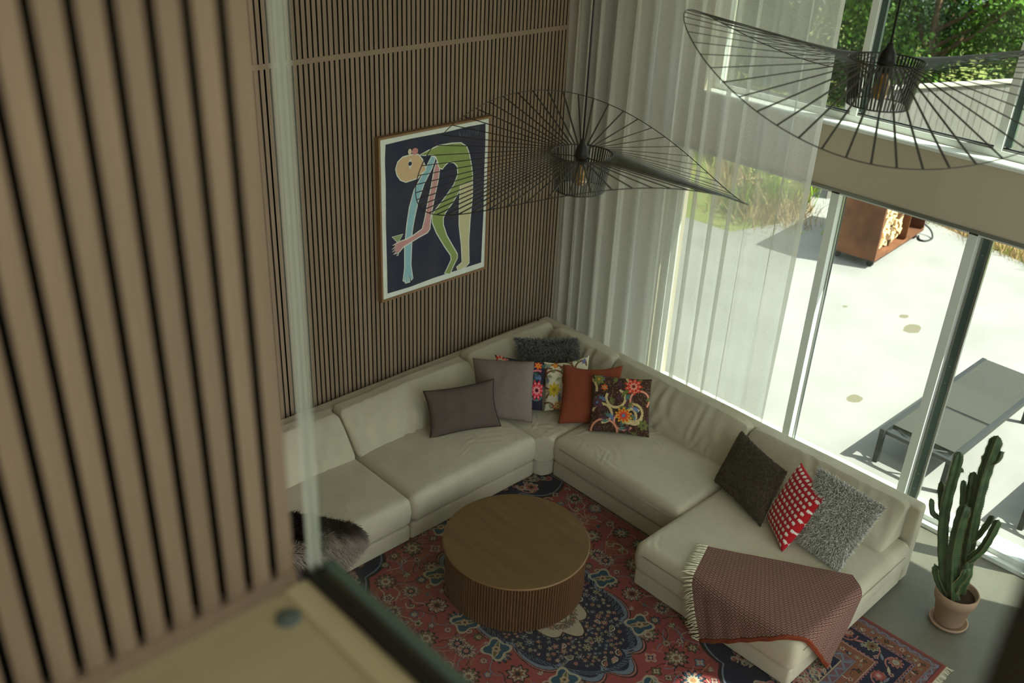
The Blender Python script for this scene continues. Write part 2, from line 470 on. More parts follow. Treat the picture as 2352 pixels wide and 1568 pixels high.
for k in range(6):
    a = edges[k] - (0.055 if k else 0); b_ = edges[k + 1]
    MB().box(0.172, 0.180, b_, a, 2.915, 4.34).make('pane', M['pane'], w1)
    MB().box(0.160, 0.172, b_, a, 2.915, 2.932).make('glazing_bead', M['gasket'], w1)
    MB().box(0.145, 0.172, b_, a, 2.915, 2.926).make('inner_bead', M['alu'], w1)

# lower sliding doors
ML = [-2.245, -3.300, -4.36, -5.42, -6.48]
d1 = thing('door_1', 'row of tall white framed sliding glass doors onto the terrace', None, kind='structure')
MB().box(0.0, 0.06, -6.7, -0.78, 0.0, 0.035).box(0.06, 0.11, -6.7, -0.78, 0.0, 0.075).make('threshold', M['white'], d1)
MB().box(0.11, 0.13, -6.7, -0.78, 0.0, 0.055).make('track_groove', M['gasket'], d1)
MB().box(0.13, 0.30, -6.7, -0.78, 0.0, 0.04).make('outer_threshold', M['white'], d1)
MB().box(-0.012, 0.05, -6.7, -0.78, 2.372, 2.395).make('head_trim', M['alu'], d1)
MB().box(0.05, 0.16, -6.7, -0.78, 2.34, 2.395).make('head_rail', M['white'], d1)
MB().box(0.05, 0.16, -0.84, -0.78, 0.04, 2.34).make('jamb', M['white'], d1)
for k, y in enumerate(ML):
    MB().box(0.05, 0.145, y - 0.068, y, 0.035, 2.36).make('mullion', M['white'], d1, bevel=0.003)
    w = 0.030 if k == 0 else 0.085
    MB().box(0.145, 0.160, y - 0.068 - 0.010, y - 0.01, 0.05, 2.35).make('gasket', M['gasket'], d1)
    MB().box(0.118, 0.142, y - 0.068 - w * 0.25, y - 0.068, 0.05, 2.35).make('sash_edge', M['alu'], d1)
    if k:
        MB().box(0.105, 0.135, y - 0.068 - w * 0.8, y - 0.068 - w * 0.25, 0.05, 2.35).make('sash', M['greenmetal'], d1)
        MB().box(0.110, 0.140, y - 0.068 - w, y - 0.068 - w * 0.8, 0.05, 2.35).make('sash_bead', M['alu'], d1)
        for z in (0.22, 0.36, 1.18, 1.32, 2.20):
            yc = y - 0.068 - w * 0.52
            V, F = lathe([(0.0, 0.004), (0.005, 0.003), (0.006, 0.0)], 10)
            one('screw', ([(0.105 - q[2], yc + q[0], z + q[1]) for q in V], F), M['alu'], d1)
ed = [-0.84] + ML + [-6.7]
for k in range(6):
    a = ed[k] - (0.068 if k else 0); b_ = ed[k + 1]
    MB().box(0.124, 0.132, b_, a, 0.05, 2.36).make('pane', M['pane'], d1)

# ------------------------------------------------------------------ landing in the foreground
LZ = 3.62
wl = thing('wall_landing', 'blurred slatted oak wall of the upper landing close to the viewer', None, kind='structure')
MB().box(-8.05, -6.005, -4.56, -4.44, LZ - 0.35, 5.6).make('backing', M['felt'], wl)
lsl = mesh_from('slat', boxv(0, 0.0275, -4.585, -4.56, LZ + 0.030, 5.6), BOXF); lsl.materials.append(M['slat']); dark_sides(lsl)
for i in range(36):
    add('slat', lsl, None, wl, (-6.033 - i * PITCH, 0, 0))
MB().box(-7.55, -6.004, -4.588, -4.56, LZ, LZ + 0.030).make('base_strip', M['slat'], wl)
struct(MB().box(-8.05, -6.030, -7.2, -4.56, LZ - 0.30, LZ).make('floor_landing', M['ledge']), 'pale wooden floor of the upper landing under the glass rail')
struct(MB().box(-6.030, -5.987, -7.2, -4.588, LZ - 0.30, LZ + 0.004).make('trim_2', M['ledge2'], bevel=0.003), 'pale oak nosing board along the edge of the upper landing')
gr = thing('glass_railing', 'frameless glass railing in a black floor channel, closest to the viewer', 'railing', (-5.97, -5.2, LZ))
def lb(o): # geometry is given in room coordinates; move it under the thing
    o.matrix_parent_inverse = Matrix.Translation(-Vector(o.parent.location)); return o
lb(MB().box(-5.986, -5.956, -5.49, -4.575, LZ - 0.12, LZ + 0.012).make('floor_channel', M['blackmetal'], gr))
lb(MB().box(-5.956, -5.932, -5.49, -4.575, LZ - 0.14, LZ + 0.004).make('teal_reflection', mat('dark teal of glass reflection', lin(76, 104, 98), 0.4, 0.4, var=0.05), gr))  # teal strip stands in for the reflection at the foot of the glass
lb(MB().box(-5.977, -5.963, -5.491, -4.592, LZ + 0.012, 4.85).make('glass_pane', M['railglass'], gr))
ge = lb(MB().box(-5.977, -5.963, -4.592, -4.578, LZ + 0.012, 4.85).make('polished_edge', edge_mat(), gr))
tag(ge, 'pale green polished glass edge')
tag(MB().box(-5.995, -5.935, -5.60, -5.492, LZ + 0.012, 5.6).make('steel_post', M['blackmetal'], bevel=0.004), 'blurred black steel post cut by the lower right corner', 'post')
V, F = lathe([(0.0, 0.004), (0.017, 0.004), (0.019, 0.002), (0.019, 0.0)], 20, (-6.052, -4.640, LZ))
tag(one('floor_cap', (V, F), M['cap'], None, True), 'small round blue-grey cap on the pale landing floor', 'cap')

# ------------------------------------------------------------------ curtain
def curtain():
    ny, nz = 560, 30
    y = np.linspace(-0.045, -2.395, ny)
    ph = np.cumsum(np.full(ny, (y[0] - y[-1]) / ny) * 2 * np.pi / (0.185 * (1 + 0.25 * np.sin(y * 5.1) + 0.22 * np.sin(y * 11.7 + 1))))
    amp = 0.050 * (1 + 0.3 * np.sin(y * 7.3))
    w = np.tanh(1.5 * np.sin(ph)) / np.tanh(1.5)
    z = np.linspace(0.015, 5.45, nz)
    V = np.zeros((nz, ny, 3))
    for k in range(nz):
        s = 1 + 0.12 * math.sin(z[k] * 0.9)
        V[k, :, 0] = -0.575 - 0.045 * np.exp(-((y + 0.045) / 0.09) ** 2) + amp * s * np.tanh(1.5 * np.sin(ph + 0.25 * np.sin(z[k] * 1.1 + y * 2))) + 0.008 * np.sin(ph * 2.3 + z[k])
        V[k, :, 1] = y + 0.012 * np.cos(ph + 0.3 * z[k])
        V[k, :, 2] = z[k]
    V[:, :, 1] = np.minimum(V[:, :, 1], -0.036)
    idx = np.arange(nz * ny).reshape(nz, ny)
    F = np.stack([idx[:-1, :-1], idx[:-1, 1:], idx[1:, 1:], idx[1:, :-1]], -1).reshape(-1, 4)
    o = add('curtain', mesh_from('curtain', V.reshape(-1, 3), F, True), M['sheer'])
    tag(o, 'floor-length off-white sheer curtain hanging in folds between slatted wall and glass doors', 'curtain')
curtain()

# ------------------------------------------------------------------ picture
PIC = {"canvas":[[-2.544,2.65],[-1.492,2.648],[-1.484,1.386],[-2.536,1.382]],
"ground":[[-2.496,2.608],[-2.271,2.615],[-1.926,2.61],[-1.713,2.617],[-1.526,2.614],[-1.522,2.443],[-1.524,2.224],[-1.518,1.883],[-1.524,1.649],[-1.528,1.431],[-1.766,1.431],[-2.049,1.43],[-2.28,1.419],[-2.503,1.424],[-2.503,1.667],[-2.506,1.995],[-2.501,2.308],[-2.504,2.49]],
"head":[[-2.409,2.412],[-2.39,2.459],[-2.346,2.487],[-2.272,2.491],[-2.203,2.482],[-2.165,2.439],[-2.139,2.382],[-2.133,2.35],[-2.171,2.336],[-2.204,2.306],[-2.261,2.301],[-2.318,2.297],[-2.367,2.322],[-2.397,2.364]],
"body":[[-2.19,2.476],[-2.094,2.494],[-2.004,2.514],[-1.872,2.51],[-1.777,2.497],[-1.722,2.461],[-1.692,2.397],[-1.669,2.306],[-1.652,2.215],[-1.653,2.155],[-1.776,2.163],[-1.782,2.12],[-1.863,2.026],[-1.931,1.963],[-1.951,1.922],[-1.95,1.866],[-1.914,1.767],[-1.857,1.672],[-1.798,1.576],[-1.798,1.54],[-1.839,1.48],[-1.87,1.423],[-1.924,1.441],[-1.896,1.477],[-1.855,1.543],[-1.862,1.586],[-1.927,1.678],[-2.011,1.813],[-2.056,1.913],[-2.059,1.969],[-2.026,2.006],[-1.932,2.085],[-1.839,2.175],[-1.799,2.254],[-1.807,2.321],[-1.842,2.359],[-1.896,2.375],[-1.936,2.355],[-1.962,2.33],[-1.992,2.344],[-2.003,2.389],[-2.023,2.434],[-2.056,2.459],[-2.12,2.467]],
"leg":[[-1.776,2.163],[-1.65,2.16],[-1.65,2.048],[-1.669,1.847],[-1.678,1.663],[-1.668,1.465],[-1.701,1.443],[-1.781,1.428],[-1.796,1.462],[-1.739,1.489],[-1.75,1.646],[-1.778,1.826],[-1.779,1.985]],
"blue":[[-2.068,2.448],[-2.036,2.426],[-2.068,2.359],[-2.146,2.247],[-2.204,2.12],[-2.244,1.978],[-2.266,1.874],[-2.271,1.764],[-2.279,1.608],[-2.26,1.488],[-2.271,1.48],[-2.29,1.54],[-2.288,1.467],[-2.301,1.467],[-2.309,1.545],[-2.315,1.466],[-2.328,1.47],[-2.33,1.544],[-2.338,1.484],[-2.349,1.494],[-2.332,1.599],[-2.33,1.778],[-2.308,1.949],[-2.282,2.083],[-2.236,2.212],[-2.146,2.331]],
"pink":[[-2.022,2.392],[-1.996,2.335],[-2.008,2.252],[-2.053,2.088],[-2.082,1.952],[-2.09,1.865],[-2.112,1.843],[-2.199,1.824],[-2.304,1.794],[-2.349,1.781],[-2.395,1.745],[-2.438,1.742],[-2.404,1.769],[-2.45,1.764],[-2.409,1.792],[-2.453,1.785],[-2.411,1.812],[-2.447,1.816],[-2.393,1.827],[-2.316,1.83],[-2.238,1.85],[-2.159,1.881],[-2.132,1.964],[-2.106,2.078],[-2.067,2.221],[-2.042,2.343]],
"glass":[[-2.452,1.885],[-2.357,1.884],[-2.4,1.829]],"eye":[[-2.278,2.472],[-2.257,2.425],[-2.283,2.386],[-2.3,2.433]]}
def offset_poly(P, d):
    P = np.array(P, float); n = len(P)
    area = sum(P[i][0] * P[(i + 1) % n][1] - P[(i + 1) % n][0] * P[i][1] for i in range(n))
    sgn = 1 if area > 0 else -1; out = []
    for i in range(n):
        a, b, c = P[i - 1], P[i], P[(i + 1) % n]
        e1 = (b - a) / (np.linalg.norm(b - a) + 1e-9); e2 = (c - b) / (np.linalg.norm(c - b) + 1e-9)
        nn = np.array([e1[1] + e2[1], -(e1[0] + e2[0])]) * sgn
        l = np.linalg.norm(nn)
        out.append(b + (nn / l if l > 0.3 else e1) * d)
    return out
def slab(P, y0, y1):
    n = len(P)
    V = [(p[0], y0, p[1]) for p in P] + [(p[0], y1, p[1]) for p in P]
    F = [tuple(range(n)), tuple(range(2 * n - 1, n - 1, -1))] + [(i, (i + 1) % n, n + (i + 1) % n, n + i) for i in range(n)]
    return V, F
def disc_poly(cx, cz, rx, rz, n=20):
    return [(cx + rx * math.cos(2 * math.pi * k / n), cz + rz * math.sin(2 * math.pi * k / n)) for k in range(n)]
pic = thing('framed_painting', 'framed painting of a bent green figure holding a cocktail glass, on slatted wall', 'painting', (-2.03, -0.045, 1.37))
def pp(name, P, y, m, h=0.0006):
    V, F = slab(P, y, y + h); return lb(one(name, (V, F), m, pic))
fx0, fx1, fz0, fz1 = -2.566, -1.474, 1.366, 2.668
for nm, P in (('frame_side', [(fx0, fz0), (fx0 + 0.016, fz0), (fx0 + 0.016, fz1), (fx0, fz1)]), ('frame_side', [(fx1 - 0.016, fz0), (fx1, fz0), (fx1, fz1), (fx1 - 0.016, fz1)]),
              ('frame_rail', [(fx0 + 0.016, fz0), (fx1 - 0.016, fz0), (fx1 - 0.016, fz0 + 0.016), (fx0 + 0.016, fz0 + 0.016)]),
              ('frame_rail', [(fx0 + 0.016, fz1 - 0.016), (fx1 - 0.016, fz1 - 0.016), (fx1 - 0.016, fz1), (fx0 + 0.016, fz1)])):
    pp(nm, P, -0.078, M['frame'], 0.047)
def paint(name, c, var=0.06):
    return mat('paint ' + name, lin(*c), 0.75, 0.25, var=var, vscale=14)
PW = paint('white', (226, 232, 220))
pp('canvas', [(fx0 + 0.016, fz0 + 0.016), (fx1 - 0.016, fz0 + 0.016), (fx1 - 0.016, fz1 - 0.016), (fx0 + 0.016, fz1 - 0.016)], -0.066, PW, 0.03)
pp('dark_ground', PIC['ground'], -0.0670, mat('paint midnight', lin(52, 54, 66), 0.75, 0.25, var=0.12, vscale=5, col2=lin(44, 50, 74)))
y = -0.0676
for nm, key, c in (('green_body', 'body', (142, 160, 92)), ('cream_leg', 'leg', (206, 200, 158)), ('blue_arm', 'blue', (148, 194, 204)), ('pink_arm', 'pink', (206, 152, 150)), ('tan_head', 'head', (216, 184, 142)), ('cocktail_glass', 'glass', (150, 168, 116))):
    pp(nm + '_outline', offset_poly(PIC[key], 0.009), y, PW, 0.0006); y -= 0.0006
    pp(nm, PIC[key], y, paint(nm, c), 0.0006); y -= 0.0006
pp('eye_white', PIC['eye'], y, PW); y -= 0.0006
pp('pupil', disc_poly(-2.28, 2.429, 0.017, 0.016), y, paint('ink', (40, 46, 64)))
pp('pink_bow', disc_poly(-2.234, 2.515, 0.030, 0.026), y, paint('rose', (206, 140, 140)))
pp('cream_bow', disc_poly(-2.282, 2.521, 0.017, 0.022), y, paint('cream', (220, 206, 170)))
pp('glass_foot', [(-2.405, 1.745), (-2.397, 1.745), (-2.398, 1.722), (-2.418, 1.722), (-2.418, 1.729), (-2.405, 1.73)], y, PW)
sg = MB()
r2 = random.Random(3)
px = -1.79
for k in range(7):
    p = [(px + 0.030 * k + r2.uniform(-.01, .02), -0.0676, 2.572 + r2.uniform(-.035, .035)) for _ in range(5)]
    sg.tube(p, 0.0018, 4)
lb(sg.make('signature', paint('grey blue', (112, 122, 138)), pic))

# ------------------------------------------------------------------ sofa
def gridface(nu, nv):
    idx = np.arange((nu + 1) * (nv + 1)).reshape(nu + 1, nv + 1)
    return np.stack([idx[:-1, :-1], idx[1:, :-1], idx[1:, 1:], idx[:-1, 1:]], -1).reshape(-1, 4)
def axis_samples(h, r, n):
    a = np.linspace(0, 1, 6)[:-1]
    e = 1 - np.cos(a * math.pi / 2) * 1.0
    edge = -h + r * (1 - np.cos(np.linspace(0, math.pi / 2, 6)))[::1] if r > 0 else np.array([-h])
    inner = np.linspace(-h + r, h - r, n)
    return np.unique(np.round(np.concatenate([edge, inner, -edge]), 6))
def softbox(x0, x1, y0, y1, z0, z1, r=0.05, n=(20, 20, 6), fn=None):
    c = np.array([(x0 + x1) / 2, (y0 + y1) / 2, (z0 + z1) / 2]); h = np.array([abs(x1 - x0), abs(y1 - y0), abs(z1 - z0)]) / 2
    A = [axis_samples(h[i], r, n[i]) for i in range(3)]
    Vs, Fs, k = [], [], 0
    for ax in range(3):
        i, j = (ax + 1) % 3, (ax + 2) % 3
        for s in (-1, 1):
            U, Vv = np.meshgrid(A[i], A[j], indexing='ij')
            P = np.zeros(U.shape + (3,)); P[..., i] = U; P[..., j] = Vv; P[..., ax] = s * h[ax]
            f = gridface(len(A[i]) - 1, len(A[j]) - 1)
            if s < 0: f = f[:, ::-1]
            Vs.append(P.reshape(-1, 3)); Fs.append(f + k); k += P.shape[0] * P.shape[1]
    P = np.concatenate(Vs); F = np.concatenate(Fs)
    q = np.clip(P, -h + r, h - r); d = P - q; l = np.linalg.norm(d, axis=1, keepdims=True)
    P = q + d / np.maximum(l, 1e-9) * r
    key = np.round(P, 5); _, first, inv = np.unique(key, axis=0, return_index=True, return_inverse=True)
    inv = inv.ravel(); P = P[first]; F = inv[F]
    ok = np.array([len(set(f)) >= 3 for f in F.tolist()])
    F = F[ok]
    T = P / h
    W_ = P + c
    if fn is not None:
        W_ = fn(W_, T, h, c)
    faces = [tuple(dict.fromkeys(f)) for f in F.tolist()]
    return W_, faces

def wrinkle(Wp, seed, amp, scale=9):
    return amp * vnoise(Wp * np.array([1, 1, 1.0]), seed, scale, 3)

def creases(Wp, seed, count, depth, axis_pair=(0, 1), box=None, length=0.22, wid=0.016):
    """families of soft parallel wrinkles"""
    r = np.random.default_rng(seed); out = np.zeros(len(Wp))
    A = Wp[:, axis_pair[0]]; B = Wp[:, axis_pair[1]]
    a0, a1, b0, b1 = box if box else (A.min(), A.max(), B.min(), B.max())
    a0, a1 = min(a0, a1), max(a0, a1); b0, b1 = min(b0, b1), max(b0, b1)
    for _ in range(count):
        ca, cb = r.uniform(a0, a1), r.uniform(b0, b1); t = r.uniform(0, math.pi) if axis_pair[1] == 1 else r.normal(math.pi / 2, 0.40)
        bend = r.normal(0, 0.8)
        u = (A - ca) * math.cos(t) + (B - cb) * math.sin(t); v = -(A - ca) * math.sin(t) + (B - cb) * math.cos(t) + bend * ((A - ca) * math.cos(t) + (B - cb) * math.sin(t)) ** 2
        w_ = wid * r.uniform(0.8, 1.5); L_ = length * r.uniform(0.6, 1.3)
        env = np.exp(-(u / L_) ** 2) * np.exp(-(v / (2.6 * w_)) ** 2)
        out += depth * r.uniform(0.4, 1) * env * np.cos(v / w_ * 2.2 + 0.6 * np.sin(u / L_ * 3 + r.uniform(0, 6)))
    return out

sofa = thing('corner_sofa', 'large stone-coloured modular corner sofa with a chaise', 'sofa', (-1.765, -1.17, 0))
def sp(name, shape, m=None, smooth=True):
    return lb(one(name, shape, m or M['sofa'], sofa, smooth))
def seat(seed, bulge=0.022, cre=0, box=None, chamfer=False):
    def fn(Wp, T, h, c):
        top = np.clip(T[:, 2], 0, 1)
        b = (1 - T[:, 0] ** 4) * (1 - T[:, 1] ** 4)
        Wp = Wp.copy()
        Wp[:, 2] += top * bulge * b + top * wrinkle(Wp, seed, 0.0025, 10)
        if cre: Wp[:, 2] += (T[:, 2] > 0.6) * creases(Wp, seed + 5, cre, 0.0030, (0, 1), box, 0.12, 0.017)
        side = 1 - np.abs(T[:, 2])
        Wp[:, 0] += 0.010 * side * np.sign(T[:, 0]) * (np.abs(T[:, 0]) > 0.9)
        Wp[:, 1] += 0.010 * side * np.sign(T[:, 1]) * (np.abs(T[:, 1]) > 0.9)
        if chamfer: Wp = chamf(Wp, 3.075)
        return Wp
    return fn
def chamf(Wp, lim):
    s = -(Wp[:, 0] + Wp[:, 1]); o = np.maximum(s - lim, 0) / 2
    Wp[:, 0] += o; Wp[:, 1] += o
    return Wp
SZ0, SZ1, BZ0, BZ1 = 0.165, 0.405, 0.022, 0.163
# bases
sp('base', softbox(-4.42, -3.146, -0.19, -1.170, BZ0, BZ1, 0.022, (16, 10, 4)))
sp('base', softbox(-3.140, -1.885, -0.19, -1.170, BZ0, BZ1, 0.022, (16, 10, 4)))
sp('corner_base', softbox(-1.880, -0.79, -0.19, -1.255, BZ0, BZ1, 0.022, (16, 16, 4), lambda Wp, T, h, c: chamf(Wp.copy(), 3.055)))
sp('base', softbox(-1.765, -0.79, -1.262, -2.528, BZ0, BZ1, 0.022, (12, 16, 4)))
sp('chaise_base', softbox(-2.245, -0.79, -2.534, -3.785, BZ0, BZ1, 0.022, (16, 16, 4)))
# backs
def backfn(seed):
    def fn(Wp, T, h, c):
        Wp = Wp.copy(); Wp[:, 2] += (T[:, 2] > 0) * wrinkle(Wp, seed, 0.003, 6); return Wp
    return fn
sp('backrest', softbox(-4.42, -0.80, -0.055, -0.185, BZ0, 0.672, 0.03, (60, 4, 10), backfn(4)))
sp('backrest', softbox(-0.665, -0.795, -0.055, -3.785, BZ0, 0.672, 0.03, (4, 60, 10), backfn(5)))
# seats
sp('seat_cushion', softbox(-4.43, -3.142, -0.19, -1.190, SZ0, SZ1, 0.055, (80, 70, 8), seat(11, 0.022, 14)))
sp('seat_cushion', softbox(-3.136, -1.885, -0.19, -1.190, SZ0, SZ1, 0.055, (110, 90, 8), seat(12, 0.026, 22, (-2.5, -1.9, -0.5, -1.15))))
sp('corner_seat_cushion', softbox(-1.905, -0.80, -0.19, -1.285, SZ0, SZ1 - 0.006, 0.055, (100, 100, 8), seat(13, 0.012, 60, (-1.9, -1.1, -0.6, -1.28), True)))
sp('seat_cushion', softbox(-1.790, -0.80, -1.266, -2.530, SZ0, SZ1, 0.055, (90, 110, 8), seat(14, 0.026, 18, (-1.75, -1.1, -1.3, -2.5))))
sp('chaise_cushion', softbox(-2.275, -0.80, -2.536, -3.805, SZ0, SZ1, 0.055, (100, 90, 8), seat(15, 0.020, 8)))
# back cushions: thick at the seat, thin at the top
def bcush(axis, back, front_b, front_t, a0, a1, zt, seed, cre):
    # axis 0: runs along X (back at high Y); axis 1: runs along Y (back at high X)
    z0, z1 = 0.385, zt
    if axis == 0: sh = (a0, a1, back, front_b, z0, z1)
    else: sh = (back, front_b, a0, a1, z0, z1)
    dep = 1 - axis
    def fn(Wp, T, h, c):
        Wp = Wp.copy()
        tz = np.clip((Wp[:, 2] - z0) / (z1 - z0), 0, 1)
        f = (Wp[:, dep] - back) / (front_b - back)
        fr = front_b + (front_t - front_b) * tz ** 1.15
        bulge = 0.05 * np.sin(tz * math.pi) * (1 - np.abs(T[:, axis]) ** 3)
        Wp[:, dep] = back + f * (fr - back) + np.clip(f, 0, 1) * bulge * np.sign(front_b - back)
        wr = wrinkle(Wp, seed, 0.006, 8) + creases(Wp, seed, cre, 0.010, (axis, 2), None, 0.17, 0.030)
        Wp[:, dep] += np.clip(f, 0, 1) * wr * (1 - 0.6 * np.abs(T[:, axis]) ** 4)
        Wp[:, 2] += np.clip(T[:, 2], 0, 1) * (wrinkle(Wp, seed + 3, 0.009, 9) - 0.012 * np.abs(T[:, axis]) ** 6)
        return Wp
    n = (120, 12, 44) if axis == 0 else (12, 120, 44)
    return softbox(*sh, 0.045, n, fn)
sp('back_cushion', bcush(0, -0.175, -0.545, -0.290, -4.42, -3.150, 0.70, 21, 6))
sp('back_cushion', bcush(0, -0.175, -0.545, -0.290, -3.135, -1.840, 0.71, 22, 8))
sp('back_cushion', bcush(0, -0.150, -0.420, -0.255, -1.830, -0.800, 0.725, 23, 8))
sp('back_cushion', bcush(1, -0.775, -1.00, -0.90, -0.34, -1.075, 0.725, 24, 14))
sp('back_cushion', bcush(1, -0.775, -1.109, -0.86, -1.085, -2.440, 0.715, 25, 14))
sp('back_cushion', bcush(1, -0.775, -1.109, -0.85, -2.455, -3.715, 0.705, 26, 8))
# piping and seams
def seam(pts, r=0.003):
    V, F = tubev(pts, r, 6); sp('seam', (V, F), M['seam'])
seam([(-1.800, -1.35, 0.335), (-1.802, -1.9, 0.338), (-1.800, -2.50, 0.335)], 0.0025)
seam([(-2.284, -2.62, 0.335), (-2.287, -3.1, 0.338), (-2.284, -3.72, 0.335)], 0.0025)
seam([(-2.20, -3.814, 0.335), (-1.6, -3.817, 0.337), (-0.9, -3.814, 0.335)], 0.0025)
for (x, y) in ((-0.74, -3.72), (-2.18, -3.72), (-2.18, -2.6), (-4.36, -1.1), (-4.36, -0.12), (-0.74, -0.12), (-3.14, -1.1)):
    lb(MB().box(x - 0.03, x + 0.03, y - 0.03, y + 0.03, 0.012, BZ0 + 0.01).make('foot', M['blackmetal'], sofa))

# ------------------------------------------------------------------ raster tools for woven and printed patterns
class Ras:
    def __init__(s, w, h, res, bg):
        s.nx = int(round(w / res)) + 1; s.ny = int(round(h / res)) + 1; s.res = res; s.w = w; s.h = h
        s.a = np.zeros((s.nx, s.ny, 3), np.float32); s.a[:] = bg
        s.X, s.Y = np.meshgrid(np.linspace(0, w, s.nx), np.linspace(0, h, s.ny), indexing='ij')
    def win(s, x, y, r):
        i0 = max(int((x - r) / s.res), 0); i1 = min(int((x + r) / s.res) + 2, s.nx)
        j0 = max(int((y - r) / s.res), 0); j1 = min(int((y + r) / s.res) + 2, s.ny)
        if i0 >= i1 or j0 >= j1: return None
        return slice(i0, i1), slice(j0, j1)
    def put(s, x, y, r, fn):
        w_ = s.win(x, y, r)
        if w_ is None: return
        dx = s.X[w_] - x; dy = s.Y[w_] - y
        for mask, col in fn(dx, dy):
            s.a[w_][mask] = col
    def rosette(s, x, y, r, cols, n=8, rot=0.0, lobe=0.22):
        def fn(dx, dy):
            rr = np.hypot(dx, dy); th = np.arctan2(dy, dx) + rot
            k = 1 - lobe * (0.5 - 0.5 * np.cos(n * th))
            out = []
            for q, c in zip((1.0, 0.82, 0.5, 0.25), cols):
                out.append((rr < r * q * k, c))
            return out
        s.put(x, y, r * 1.05, fn)
    def leaf(s, x, y, L, wd, rot, col, edge=None):
        def fn(dx, dy):
            u = dx * math.cos(rot) + dy * math.sin(rot); v = -dx * math.sin(rot) + dy * math.cos(rot)
            t = np.clip(u / L, -1, 1); pr = wd * (1 - t * t) * (1 + 0.3 * t)
            o = []
            if edge is not None: o.append(((np.abs(v) < pr + 0.004 * (wd / 0.02)) & (np.abs(u) < L), edge))
            o.append(((np.abs(v) < pr * 0.75) & (np.abs(u) < L * 0.92), col)); return o
        s.put(x, y, L * 1.1, fn)
    def line(s, pts, wd, col):
        for (x0, y0), (x1, y1) in zip(pts[:-1], pts[1:]):
            cx, cy = (x0 + x1) / 2, (y0 + y1) / 2; L = math.hypot(x1 - x0, y1 - y0) + 1e-9; a = math.atan2(y1 - y0, x1 - x0)
            def fn(dx, dy):
                u = dx * math.cos(a) + dy * math.sin(a); v = -dx * math.sin(a) + dy * math.cos(a)
                return [((np.abs(u) <= L / 2 + wd) & (np.abs(v) < wd), col)]
            s.put(cx, cy, L / 2 + 2 * wd, fn)
    def curl(s, x, y, r, a, turn, wd, col):
        pts = []; 
        for k in range(14):
            t = k / 13; ang = a + turn * t * 4.2; rr = r * (1 - 0.75 * t)
            pts.append((x + rr * math.cos(ang), y + rr * math.sin(ang)))
        s.line(pts, wd, col)

